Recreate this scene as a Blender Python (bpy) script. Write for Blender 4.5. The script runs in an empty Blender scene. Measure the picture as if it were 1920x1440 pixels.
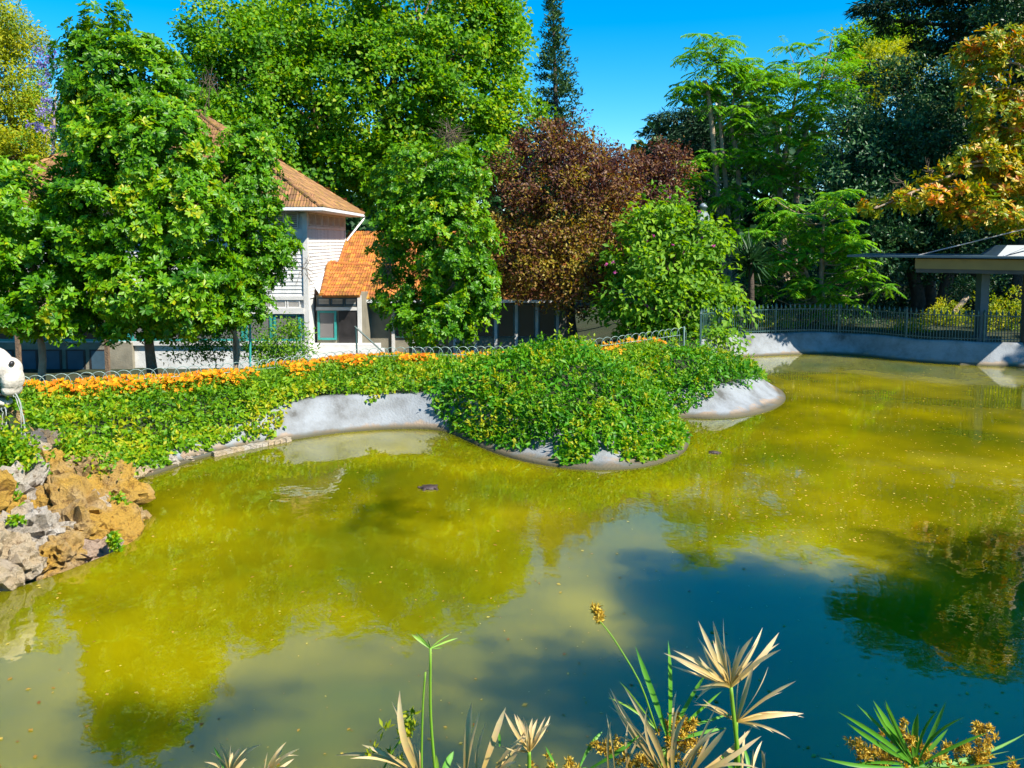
import bpy, bmesh, math, random
import numpy as np
from mathutils import Vector, Matrix, noise as mnoise

# ------------------------------------------------------------------ camera, world, sun, exposure
sc = bpy.context.scene
COL = sc.collection
F, CX, CY, PITCH, CAMH = 1507.0, 960.0, 582.0, math.radians(5.0), 4.5
cam_d = bpy.data.cameras.new('camera'); cam = bpy.data.objects.new('camera', cam_d); COL.objects.link(cam)
cam_d.sensor_width = 36.0; cam_d.lens = 36.0 * F / 1920.0
cam_d.shift_y = -(720.0 - CY) / 1920.0
cam_d.clip_start = 0.05; cam_d.clip_end = 3000
cam.location = (0, 0, CAMH); cam.rotation_euler = (math.pi / 2 - PITCH, 0, 0)
sc.camera = cam

SUN_AZ, SUN_EL = math.radians(125.0), math.radians(46.0)      # azimuth clockwise from +Y
TO_SUN = Vector((math.sin(SUN_AZ) * math.cos(SUN_EL), math.cos(SUN_AZ) * math.cos(SUN_EL), math.sin(SUN_EL)))
world = bpy.data.worlds.new('World'); sc.world = world; world.use_nodes = True
wn, wl = world.node_tree.nodes, world.node_tree.links
for n in list(wn): wn.remove(n)
wout = wn.new('ShaderNodeOutputWorld'); wbg = wn.new('ShaderNodeBackground')
sky = wn.new('ShaderNodeTexSky'); sky.sky_type = 'NISHITA'; sky.sun_disc = False
sky.sun_elevation = SUN_EL; sky.sun_rotation = SUN_AZ
sky.altitude = 1500; sky.air_density = 1.0; sky.dust_density = 0.1; sky.ozone_density = 3.0
whs = wn.new('ShaderNodeHueSaturation'); whs.inputs['Saturation'].default_value = 1.5; whs.inputs['Hue'].default_value = 0.49
wl.new(sky.outputs[0], whs.inputs['Color']); wl.new(whs.outputs[0], wbg.inputs['Color'])
wbg.inputs['Strength'].default_value = 0.112
wl.new(wbg.outputs[0], wout.inputs['Surface'])
sun_d = bpy.data.lights.new('sun', 'SUN'); sun_d.energy = 5.0; sun_d.angle = math.radians(0.53); sun_d.color = (1.0, 0.93, 0.80)
sun = bpy.data.objects.new('sun', sun_d); COL.objects.link(sun)
sun.rotation_euler = TO_SUN.to_track_quat('Z', 'Y').to_euler(); sun.location = TO_SUN * 60
vs = sc.view_settings
vs.view_transform = 'Standard'; vs.look = 'None'; vs.gamma = 1.0; vs.use_curve_mapping = False; vs.exposure = 1.08
sc.cycles.max_bounces = 8; sc.cycles.transparent_max_bounces = 8
sc.cycles.diffuse_bounces = 3; sc.cycles.glossy_bounces = 3; sc.cycles.transmission_bounces = 4
sc.cycles.caustics_reflective = False; sc.cycles.caustics_refractive = False
sc.cycles.sample_clamp_indirect = 4.0

rng = np.random.RandomState(7)
random.seed(7)

# ------------------------------------------------------------------ pixel helpers (photograph 1920 x 1440)
CP, SP = math.cos(PITCH), math.sin(PITCH)
def ray(px, py):
    u = (px - CX) / F; v = (CY - py) / F
    return np.array([u, CP + v * SP, -SP + v * CP])
def at(px, py, d):
    r = ray(px, py); return np.array([0, 0, CAMH]) + r * (d / r[1])
def at_z(px, py, z=0.0):
    r = ray(px, py); return np.array([0, 0, CAMH]) + r * ((z - CAMH) / r[2])
def proj(P):
    P = np.asarray(P, float) - np.array([0, 0, CAMH])
    f = P[..., 1] * CP - P[..., 2] * SP; up = P[..., 1] * SP + P[..., 2] * CP
    return CX + F * P[..., 0] / f, CY - F * up / f
def smooth(a, b, x):
    t = np.clip((x - a) / (b - a), 0, 1); return t * t * (3 - 2 * t)
def nrm(a):
    return a / (np.linalg.norm(a, axis=-1, keepdims=True) + 1e-9)
def wob(x, y, s=1.0, k=0.0):
    """cheap smooth noise in about -1..1"""
    return (np.sin(x * 1.7 * s + 1.3 + k) * np.cos(y * 1.3 * s - .7 + k * 2) + np.sin((x * .8 - y * 1.1) * 2.3 * s + k) * .7
            + np.cos((x * 1.3 + y * .9) * 4.1 * s + 2 * k) * .4) / 2.1

# ------------------------------------------------------------------ object helpers
WL = {}
def link(o, parent, loc=None):
    COL.objects.link(o)
    if parent is not None: o.parent = parent
    return o
def tag(o, label=None, cat=None, group=None, kind=None):
    if label: o['label'] = label
    if cat: o['category'] = cat
    if group: o['group'] = group
    if kind: o['kind'] = kind
    return o
def thing(name, label, cat, loc=(0, 0, 0), group=None):
    o = bpy.data.objects.new(name, None); COL.objects.link(o); o.empty_display_size = 0.2
    o.location = loc; WL[o] = np.array(loc, float)
    return tag(o, label, cat, group)
def wloc(o):
    return WL.get(o, np.zeros(3))
def mk(name, V, Fc, mat, parent=None, tint=None, smoothed=False, org=None):
    """mesh object from WORLD coordinates; its origin sits at org (default: parent's place)"""
    V = np.asarray(V, np.float64).reshape(-1, 3)
    o_w = np.array(org, float) if org is not None else (wloc(parent) if parent is not None else np.zeros(3))
    me = bpy.data.meshes.new(name)
    if isinstance(Fc, np.ndarray) and Fc.ndim == 2:
        n, k = Fc.shape
        me.vertices.add(len(V)); me.vertices.foreach_set('co', (V - o_w).astype(np.float32).ravel())
        me.loops.add(n * k); me.loops.foreach_set('vertex_index', Fc.astype(np.int32).ravel())
        me.polygons.add(n); me.polygons.foreach_set('loop_start', np.arange(0, n * k, k, dtype=np.int32))
        me.update(calc_edges=True)
    else:
        me.from_pydata((V - o_w).tolist(), [], [list(f) for f in Fc]); me.update()
    if tint is not None:
        at_ = me.attributes.new('tint', 'FLOAT', 'POINT'); at_.data.foreach_set('value', np.asarray(tint, np.float32))
    if smoothed:
        me.polygons.foreach_set('use_smooth', np.ones(len(me.polygons), bool))
    me.materials.append(mat)
    o = bpy.data.objects.new(name, me); link(o, parent)
    if parent is not None: o.location = o_w - wloc(parent)
    else: o.location = o_w
    WL[o] = o_w
    return o
def inst(name, me, parent, M):
    """copy sharing mesh data at world matrix M (parents are unrotated)"""
    o = bpy.data.objects.new(name, me); COL.objects.link(o)
    if parent is not None:
        o.parent = parent; M = Matrix.Translation(-Vector(wloc(parent))) @ M
    o.matrix_basis = M
    return o
class MB:
    def __init__(s): s.V = []; s.F = []; s.n = 0
    def add(s, V, Fc):
        V = np.asarray(V, float).reshape(-1, 3); s.V.append(V)
        s.F += [tuple(int(i) + s.n for i in f) for f in Fc]; s.n += len(V); return s
    def box(s, x0, x1, y0, y1, z0, z1):
        V = [(x0, y0, z0), (x1, y0, z0), (x1, y1, z0), (x0, y1, z0), (x0, y0, z1), (x1, y0, z1), (x1, y1, z1), (x0, y1, z1)]
        return s.add(V, [(0, 3, 2, 1), (4, 5, 6, 7), (0, 1, 5, 4), (1, 2, 6, 5), (2, 3, 7, 6), (3, 0, 4, 7)])
    def tube(s, pts, rad, k=6, cap=True):
        V, Fc = tube(pts, rad, k, cap); return s.add(V, Fc)
    def build(s, name, mat, parent=None, smoothed=False, org=None):
        return mk(name, np.concatenate(s.V), s.F, mat, parent, None, smoothed, org)
def tube(pts, rad, k=6, cap=True):
    P = np.asarray(pts, float); n = len(P); r = np.broadcast_to(np.asarray(rad, float), (n,))
    T = nrm(np.gradient(P, axis=0)); up = np.array([0, 0, 1.0])
    if abs(T[0] @ up) > .9: up = np.array([1.0, 0, 0])
    V = []; u = nrm(np.cross(T[0], up)); a = np.arange(k) * 2 * math.pi / k
    for i in range(n):
        u = nrm(u - (u @ T[i]) * T[i]); w = np.cross(T[i], u)
        V.append(P[i] + r[i] * (np.cos(a)[:, None] * u + np.sin(a)[:, None] * w))
    Fc = [(i * k + j, i * k + (j + 1) % k, (i + 1) * k + (j + 1) % k, (i + 1) * k + j) for i in range(n - 1) for j in range(k)]
    if cap: Fc += [tuple(range(k - 1, -1, -1)), tuple((n - 1) * k + j for j in range(k))]
    return np.concatenate(V), Fc
def curve(pts, n):
    """Catmull-Rom through pts"""
    P = np.asarray(pts, float); P = np.vstack([2 * P[0] - P[1], P, 2 * P[-1] - P[-2]])
    m = len(P) - 3; out = []
    for t in np.linspace(0, m - 1e-6, n):
        i = int(t); u = t - i; a, b, c, d = P[i:i + 4]
        out.append(.5 * ((2 * b) + (-a + c) * u + (2 * a - 5 * b + 4 * c - d) * u * u + (-a + 3 * b - 3 * c + d) * u ** 3))
    return np.array(out)

# ------------------------------------------------------------------ materials
def newmat(name):
    m = bpy.data.materials.new(name); m.use_nodes = True
    nt = m.node_tree; p = nt.nodes['Principled BSDF']; return m, nt.nodes, nt.links, p
def ramp(N, stops):
    r = N.new('ShaderNodeValToRGB'); e = r.color_ramp.elements
    while len(e) < len(stops): e.new(.5)
    for q, (pos, c) in zip(e, stops): q.position = pos; q.color = (*c, 1)
    return r
def mat_plain(name, col, rough=.6, var=.25, scale=6, bump=.0, bscale=30, metal=0, spec=.5):
    m, N, L, p = newmat(name)
    tc = N.new('ShaderNodeTexCoord'); ns = N.new('ShaderNodeTexNoise'); ns.inputs['Scale'].default_value = scale; ns.inputs['Detail'].default_value = 6
    L.new(tc.outputs['Object'], ns.inputs['Vector'])
    c = np.array(col); r = ramp(N, [(.3, tuple(c * (1 - var))), (.7, tuple(np.clip(c * (1 + var), 0, 1)))])
    L.new(ns.outputs['Fac'], r.inputs['Fac']); L.new(r.outputs[0], p.inputs['Base Color'])
    p.inputs['Roughness'].default_value = rough; p.inputs['Metallic'].default_value = metal; p.inputs['Specular IOR Level'].default_value = spec
    if bump:
        n2 = N.new('ShaderNodeTexNoise'); n2.inputs['Scale'].default_value = bscale; n2.inputs['Detail'].default_value = 8
        b = N.new('ShaderNodeBump'); b.inputs['Strength'].default_value = bump; b.inputs['Distance'].default_value = .05
        L.new(tc.outputs['Object'], n2.inputs['Vector']); L.new(n2.outputs['Fac'], b.inputs['Height']); L.new(b.outputs[0], p.inputs['Normal'])
    return m
def mat_leaf(name, stops, rough=.42, trans=.34, spec=.3):
    rough = rough + .08
    m, N, L, p = newmat(name)
    a = N.new('ShaderNodeAttribute'); a.attribute_name = 'tint'
    r = ramp(N, stops); L.new(a.outputs['Fac'], r.inputs['Fac']); L.new(r.outputs[0], p.inputs['Base Color'])
    p.inputs['Roughness'].default_value = rough; p.inputs['Specular IOR Level'].default_value = spec
    t = N.new('ShaderNodeBsdfTranslucent'); hs = N.new('ShaderNodeHueSaturation')
    hs.inputs['Hue'].default_value = .485; hs.inputs['Value'].default_value = 1.6; hs.inputs['Saturation'].default_value = 1.1
    L.new(r.outputs[0], hs.inputs['Color']); L.new(hs.outputs[0], t.inputs['Color'])
    mx = N.new('ShaderNodeMixShader'); mx.inputs[0].default_value = trans
    L.new(p.outputs[0], mx.inputs[1]); L.new(t.outputs[0], mx.inputs[2])
    L.new(mx.outputs[0], N['Material Output'].inputs['Surface'])
    return m
LM = {
 'pitto': mat_leaf('glossy_green_leaf', [(0, (.022, .11, .002)), (.4, (.09, .26, .003)), (.75, (.19, .35, .004)), (1, (.38, .38, .006))], .33),
 'plane': mat_leaf('plane_leaf', [(0, (.028, .12, .002)), (.5, (.105, .28, .003)), (.85, (.19, .36, .004)), (1, (.30, .38, .006))], .5, .42),
 'plum': mat_leaf('purple_leaf', [(0, (.035, .012, .014)), (.35, (.12, .045, .026)), (.6, (.19, .095, .022)), (.82, (.24, .165, .016)), (1, (.30, .24, .022))], .4, .3),
 'shrub': mat_leaf('bright_leaf', [(0, (.05, .16, .006)), (.5, (.12, .28, .010)), (1, (.24, .40, .016))], .5, .42),
 'ail': mat_leaf('pinnate_leaf', [(0, (.05, .19, .006)), (.5, (.12, .34, .012)), (.88, (.21, .42, .014)), (1, (.30, .30, .02))], .42, .36),
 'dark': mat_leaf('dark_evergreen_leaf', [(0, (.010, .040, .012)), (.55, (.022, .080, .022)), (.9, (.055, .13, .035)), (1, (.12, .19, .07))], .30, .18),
 'silver': mat_leaf('grey_green_leaf', [(0, (.014, .055, .022)), (.5, (.034, .11, .036)), (.9, (.10, .20, .06)), (1, (.22, .30, .11))], .32, .2),
 'gold': mat_leaf('golden_leaf', [(0, (.10, .19, .005)), (.38, (.28, .29, .006)), (.68, (.50, .36, .008)), (.9, (.55, .26, .009)), (1, (.48, .15, .010))], .36, .3),
 'yellow': mat_leaf('yellow_green_leaf', [(0, (.08, .17, .003)), (.5, (.24, .31, .005)), (1, (.44, .42, .008))], .5, .42),
 'cedar': mat_leaf('cedar_needle', [(0, (.006, .028, .014)), (.6, (.018, .065, .028)), (1, (.05, .12, .04))], .55, .12),
 'conifer': mat_leaf('conifer_needle', [(0, (.010, .040, .014)), (.6, (.025, .085, .020)), (1, (.07, .14, .025))], .55, .15),
 'cover': mat_leaf('ground_cover_leaf', [(0, (.025, .12, .003)), (.4, (.09, .25, .004)), (.75, (.20, .35, .005)), (1, (.40, .38, .008))], .42, .38),
 'vine': mat_leaf('vine_leaf', [(0, (.018, .12, .003)), (.5, (.065, .26, .005)), (.85, (.15, .36, .006)), (1, (.32, .38, .008))], .42, .36),
 'orange': mat_leaf('orange_petal', [(0, (.55, .15, .002)), (.5, (.68, .27, .003)), (1, (.74, .42, .006))], .6, .3),
 'lilac': mat_leaf('lilac_petal', [(0, (.15, .12, .34)), (1, (.32, .26, .56))], .6, .3),
 'pink': mat_leaf('pink_petal', [(0, (.40, .05, .22)), (1, (.55, .10, .34))], .6, .3),
 'dracaena': mat_leaf('sword_leaf', [(0, (.010, .045, .016)), (.7, (.03, .09, .03)), (1, (.08, .14, .04))], .4, .15),
 'twig': mat_leaf('bare_twig_bark', [(0, (.10, .075, .05)), (1, (.22, .18, .13))], .8, .0),
 'floret': mat_leaf('golden_floret', [(0, (.30, .17, .010)), (.5, (.52, .35, .03)), (1, (.68, .52, .10))], .6, .3),
 'dryleaf': mat_leaf('fallen_leaf', [(0, (.16, .06, .01)), (.5, (.38, .22, .03)), (1, (.50, .42, .08))], .6, .1),
}
def mat_blade(name, base, tip):
    m, N, L, p = newmat(name)
    a = N.new('ShaderNodeAttribute'); a.attribute_name = 'tint'
    r = ramp(N, [(0, base), (.45, tuple((np.array(base) + np.array(tip)) / 2)), (.8, tip), (1, tuple(np.array(tip) * .8))])
    tc = N.new('ShaderNodeTexCoord'); ns = N.new('ShaderNodeTexNoise'); ns.inputs['Scale'].default_value = 40
    L.new(tc.outputs['Object'], ns.inputs['Vector']); L.new(a.outputs['Fac'], r.inputs['Fac'])
    mx = N.new('ShaderNodeMix'); mx.data_type = 'RGBA'; mx.blend_type = 'MULTIPLY'; mx.inputs[0].default_value = .3
    L.new(r.outputs[0], mx.inputs[6]); L.new(ns.outputs['Color'], mx.inputs[7])
    hs = N.new('ShaderNodeHueSaturation'); hs.inputs['Value'].default_value = 1.35; L.new(mx.outputs[2], hs.inputs['Color'])
    L.new(hs.outputs[0], p.inputs['Base Color']); p.inputs['Roughness'].default_value = .5
    t = N.new('ShaderNodeBsdfTranslucent'); L.new(hs.outputs[0], t.inputs['Color'])
    ms = N.new('ShaderNodeMixShader'); ms.inputs[0].default_value = .28
    L.new(p.outputs[0], ms.inputs[1]); L.new(t.outputs[0], ms.inputs[2]); L.new(ms.outputs[0], N['Material Output'].inputs['Surface'])
    return m
M_DRY = mat_blade('dry_blade', (.42, .27, .05), (.62, .48, .25))
M_GREEN = mat_blade('green_blade', (.07, .24, .012), (.09, .28, .015))
M_GREENTIP = mat_blade('green_blade_with_dry_tip', (.16, .34, .02), (.20, .34, .03))
M_BARK = mat_plain('bark', (.16, .105, .065), .85, .35, 5, .8, 18)
M_BARK_PALE = mat_plain('pale_bark', (.30, .22, .15), .85, .3, 4, .5, 14)
M_BARK_DARK = mat_plain('dark_bark', (.055, .04, .03), .9, .35, 5, .8, 14)
M_WOODWHITE = mat_plain('weathered_white_paint', (.55, .54, .52), .65, .10, 3, .25, 25)
M_BOARD = mat_plain('white_clapboard', (.58, .58, .57), .65, .16, 2.2, .35, 30)
M_TEAL = mat_plain('teal_paint', (.03, .27, .25), .5, .15, 4)
M_GUTTER = mat_plain('painted_gutter', (.72, .74, .76), .4, .08, 4)
M_DOOR = mat_plain('dark_door', (.025, .022, .022), .4, .3, 3)
M_LOUVER = mat_plain('grey_louver', (.42, .40, .37), .7, .2, 5)
M_SHADEWALL = mat_plain('shaded_grey_brown_plaster', (.22, .20, .15), .8, .25, 2, .3, 20)  # grey-brown wall colour with shade mixed into its dark tone
M_IRON = mat_plain('green_black_iron', (.035, .085, .085), .42, .3, 9)
M_WIRE = mat_plain('galvanised_green_wire', (.26, .36, .33), .38, .25, 9, 0, 30, .3)
M_SHELTER = mat_plain('blue_grey_paint', (.045, .085, .12), .5, .15, 3)  # blue grey darkened, the shelter's shade is put into the colour
M_BEIGE = mat_plain('beige_fascia', (.20, .145, .05), .6, .12, 2)  # beige darkened to carry the shade on the fascia
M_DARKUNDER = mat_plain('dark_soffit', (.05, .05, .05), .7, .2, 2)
M_CABLE = mat_plain('steel_cable', (.55, .55, .54), .35, .1, 9, 0, 30, .6)
M_LAMP = mat_plain('lamp_grey_metal', (.17, .21, .24), .4, .15, 5)
def mat_glass(name, col, rough=.08):
    m, N, L, p = newmat(name); p.inputs['Base Color'].default_value = (*col, 1); p.inputs['Roughness'].default_value = rough
    p.inputs['Specular IOR Level'].default_value = .8; return m
M_PANE = mat_glass('dusty_window_glass', (.16, .15, .15), .25)
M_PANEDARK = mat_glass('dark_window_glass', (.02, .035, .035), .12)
M_LAMPGLASS = mat_glass('frosted_lamp_glass', (.34, .38, .38), .35)

def mat_tile(name, cols, lichen):
    m, N, L, p = newmat(name)
    tc = N.new('ShaderNodeTexCoord'); geo = N.new('ShaderNodeNewGeometry'); oi = N.new('ShaderNodeObjectInfo')
    ns = N.new('ShaderNodeTexNoise'); ns.inputs['Scale'].default_value = 1.6; ns.inputs['Detail'].default_value = 8; ns.inputs['Roughness'].default_value = .7
    L.new(geo.outputs['Position'], ns.inputs['Vector'])
    r = ramp(N, [(.32, cols[0]), (.5, cols[1]), (.68, cols[2])]); L.new(ns.outputs['Fac'], r.inputs['Fac'])
    n2 = N.new('ShaderNodeTexNoise'); n2.inputs['Scale'].default_value = 5; n2.inputs['Detail'].default_value = 8; n2.inputs['Roughness'].default_value = .75
    L.new(geo.outputs['Position'], n2.inputs['Vector'])
    r2 = ramp(N, [(.46, (0, 0, 0)), (.62, (1, 1, 1))]); L.new(n2.outputs['Fac'], r2.inputs['Fac'])
    mx = N.new('ShaderNodeMix'); mx.data_type = 'RGBA'; L.new(r2.outputs[0], mx.inputs[0]); L.new(r.outputs[0], mx.inputs[6]); mx.inputs[7].default_value = (*lichen, 1)
    hs = N.new('ShaderNodeHueSaturation'); mr = N.new('ShaderNodeMapRange'); mr.inputs['To Min'].default_value = .6; mr.inputs['To Max'].default_value = 1.3
    L.new(oi.outputs['Random'], mr.inputs['Value']); L.new(mr.outputs[0], hs.inputs['Value']); L.new(mx.outputs[2], hs.inputs['Color'])
    L.new(hs.outputs[0], p.inputs['Base Color']); p.inputs['Roughness'].default_value = .8
    return m
M_TILE_OLD = mat_tile('weathered_roof_tile', [(.12, .065, .035), (.25, .115, .05), (.32, .165, .075)], (.24, .15, .018))
M_TILE_ORANGE = mat_tile('orange_roof_tile', [(.18, .055, .02), (.38, .11, .024), (.46, .17, .045)], (.36, .19, .010))

def mat_ground():
    m, N, L, p = newmat('soil_and_leaf_litter'); geo = N.new('ShaderNodeNewGeometry')
    ns = N.new('ShaderNodeTexNoise'); ns.inputs['Scale'].default_value = .7; ns.inputs['Detail'].default_value = 10; ns.inputs['Roughness'].default_value = .7
    L.new(geo.outputs['Position'], ns.inputs['Vector'])
    r = ramp(N, [(.3, (.010, .018, .004)), (.5, (.022, .034, .008)), (.7, (.045, .040, .018))]); L.new(ns.outputs['Fac'], r.inputs['Fac']); L.new(r.outputs[0], p.inputs['Base Color'])
    p.inputs['Roughness'].default_value = .95
    n2 = N.new('ShaderNodeTexNoise'); n2.inputs['Scale'].default_value = 14; n2.inputs['Detail'].default_value = 8; L.new(geo.outputs['Position'], n2.inputs['Vector'])
    b = N.new('ShaderNodeBump'); b.inputs['Strength'].default_value = .8; b.inputs['Distance'].default_value = .08; L.new(n2.outputs['Fac'], b.inputs['Height']); L.new(b.outputs[0], p.inputs['Normal'])
    return m
M_GROUND = mat_ground()
def mat_concrete():
    m, N, L, p = newmat('painted_pond_concrete'); geo = N.new('ShaderNodeNewGeometry'); sx = N.new('ShaderNodeSeparateXYZ'); L.new(geo.outputs['Position'], sx.inputs[0])
    ns = N.new('ShaderNodeTexNoise'); ns.inputs['Scale'].default_value = 1.3; ns.inputs['Detail'].default_value = 10; ns.inputs['Roughness'].default_value = .65; L.new(geo.outputs['Position'], ns.inputs['Vector'])
    r = ramp(N, [(.32, (.07, .07, .068)), (.43, (.155, .165, .175)), (.6, (.225, .245, .27))]); L.new(ns.outputs['Fac'], r.inputs['Fac'])
    # wear: the paint is gone low down, pinkish render shows along an uneven line
    ad = N.new('ShaderNodeMath'); ad.operation = 'MULTIPLY_ADD'; ad.inputs[1].default_value = -.55; n3 = N.new('ShaderNodeTexNoise'); n3.inputs['Scale'].default_value = 2.4; n3.inputs['Detail'].default_value = 7
    L.new(geo.outputs['Position'], n3.inputs['Vector']); L.new(n3.outputs['Fac'], ad.inputs[0]); L.new(sx.outputs['Z'], ad.inputs[2])
    r2 = ramp(N, [(.0, (1, 1, 1)), (.10, (0, 0, 0))])
    mr = N.new('ShaderNodeMapRange'); mr.inputs['From Min'].default_value = -.22; mr.inputs['From Max'].default_value = .55; L.new(ad.outputs[0], mr.inputs['Value']); L.new(mr.outputs[0], r2.inputs['Fac'])
    r3 = ramp(N, [(.3, (.17, .12, .09)), (.7, (.30, .23, .17))]); L.new(n3.outputs['Fac'], r3.inputs['Fac'])
    mx = N.new('ShaderNodeMix'); mx.data_type = 'RGBA'; L.new(r2.outputs[0], mx.inputs[0]); L.new(r.outputs[0], mx.inputs[6]); L.new(r3.outputs[0], mx.inputs[7])
    # algae line at the water
    r4 = ramp(N, [(.0, (1, 1, 1)), (1, (0, 0, 0))]); m4 = N.new('ShaderNodeMapRange'); m4.inputs['From Min'].default_value = .03; m4.inputs['From Max'].default_value = .12; L.new(sx.outputs['Z'], m4.inputs['Value']); L.new(m4.outputs[0], r4.inputs['Fac'])
    mx2 = N.new('ShaderNodeMix'); mx2.data_type = 'RGBA'; L.new(r4.outputs[0], mx2.inputs[0]); L.new(mx.outputs[2], mx2.inputs[6]); mx2.inputs[7].default_value = (.05, .045, .015, 1)
    L.new(mx2.outputs[2], p.inputs['Base Color']); p.inputs['Roughness'].default_value = .75
    n5 = N.new('ShaderNodeTexNoise'); n5.inputs['Scale'].default_value = 22; n5.inputs['Detail'].default_value = 9; L.new(geo.outputs['Position'], n5.inputs['Vector'])
    b = N.new('ShaderNodeBump'); b.inputs['Strength'].default_value = .5; b.inputs['Distance'].default_value = .03; L.new(n5.outputs['Fac'], b.inputs['Height']); L.new(b.outputs[0], p.inputs['Normal'])
    return m
M_CONC = mat_concrete()
def mat_rock(name, cols, ochre):
    m, N, L, p = newmat(name); geo = N.new('ShaderNodeNewGeometry'); oi = N.new('ShaderNodeObjectInfo')
    ns = N.new('ShaderNodeTexNoise'); ns.inputs['Scale'].default_value = 3.2; ns.inputs['Detail'].default_value = 10; ns.inputs['Roughness'].default_value = .7; L.new(geo.outputs['Position'], ns.inputs['Vector'])
    r = ramp(N, [(.3, cols[0]), (.5, cols[1]), (.7, cols[2])]); L.new(ns.outputs['Fac'], r.inputs['Fac'])
    n2 = N.new('ShaderNodeTexNoise'); n2.inputs['Scale'].default_value = 1.7; n2.inputs['Detail'].default_value = 6; L.new(geo.outputs['Position'], n2.inputs['Vector'])
    ad = N.new('ShaderNodeMath'); ad.operation = 'MULTIPLY_ADD'; ad.inputs[1].default_value = .35; L.new(oi.outputs['Random'], ad.inputs[0]); L.new(n2.outputs['Fac'], ad.inputs[2])
    r2 = ramp(N, [(.55, (0, 0, 0)), (.8, (1, 1, 1))]); L.new(ad.outputs[0], r2.inputs['Fac'])
    mx = N.new('ShaderNodeMix'); mx.data_type = 'RGBA'; L.new(r2.outputs[0], mx.inputs[0]); L.new(r.outputs[0], mx.inputs[6]); mx.inputs[7].default_value = (*ochre, 1)
    vo = N.new('ShaderNodeTexVoronoi'); vo.inputs['Scale'].default_value = 16; L.new(geo.outputs['Position'], vo.inputs['Vector'])
    n4 = N.new('ShaderNodeTexNoise'); n4.inputs['Scale'].default_value = 24; n4.inputs['Detail'].default_value = 10; n4.inputs['Roughness'].default_value = .75; L.new(geo.outputs['Position'], n4.inputs['Vector'])
    mm = N.new('ShaderNodeMath'); mm.operation = 'MULTIPLY'; mm.inputs[0].default_value = .8; L.new(n4.outputs['Fac'], mm.inputs[1])
    b = N.new('ShaderNodeBump'); b.inputs['Strength'].default_value = 1.0; b.inputs['Distance'].default_value = .16; L.new(mm.outputs[0], b.inputs['Height']); L.new(b.outputs[0], p.inputs['Normal'])
    cr = ramp(N, [(.36, (.32, .26, .2)), (.48, (1, 1, 1))]); n7 = N.new('ShaderNodeTexNoise'); n7.inputs['Scale'].default_value = 9; n7.inputs['Detail'].default_value = 10; n7.inputs['Roughness'].default_value = .8; L.new(geo.outputs['Position'], n7.inputs['Vector']); L.new(n7.outputs['Fac'], cr.inputs['Fac'])  # dark blotches paint crevice and pit shade into the rock colour
    m7 = N.new('ShaderNodeMix'); m7.data_type = 'RGBA'; m7.blend_type = 'MULTIPLY'; m7.inputs[0].default_value = 1; L.new(mx.outputs[2], m7.inputs[6]); L.new(cr.outputs[0], m7.inputs[7])
    L.new(m7.outputs[2], p.inputs['Base Color']); p.inputs['Roughness'].default_value = .85
    return m
M_ROCK = mat_rock('ochre_tufa_rock', [(.28, .16, .06), (.50, .34, .15), (.66, .52, .33)], (.62, .36, .05))
M_ROCKPALE = mat_rock('pale_limestone', [(.42, .35, .28), (.60, .53, .44), (.70, .65, .58)], (.62, .48, .30))
M_STATUE = mat_plain('weathered_statue_stone', (.48, .43, .37), .8, .28, 5, .35, 22)
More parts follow.
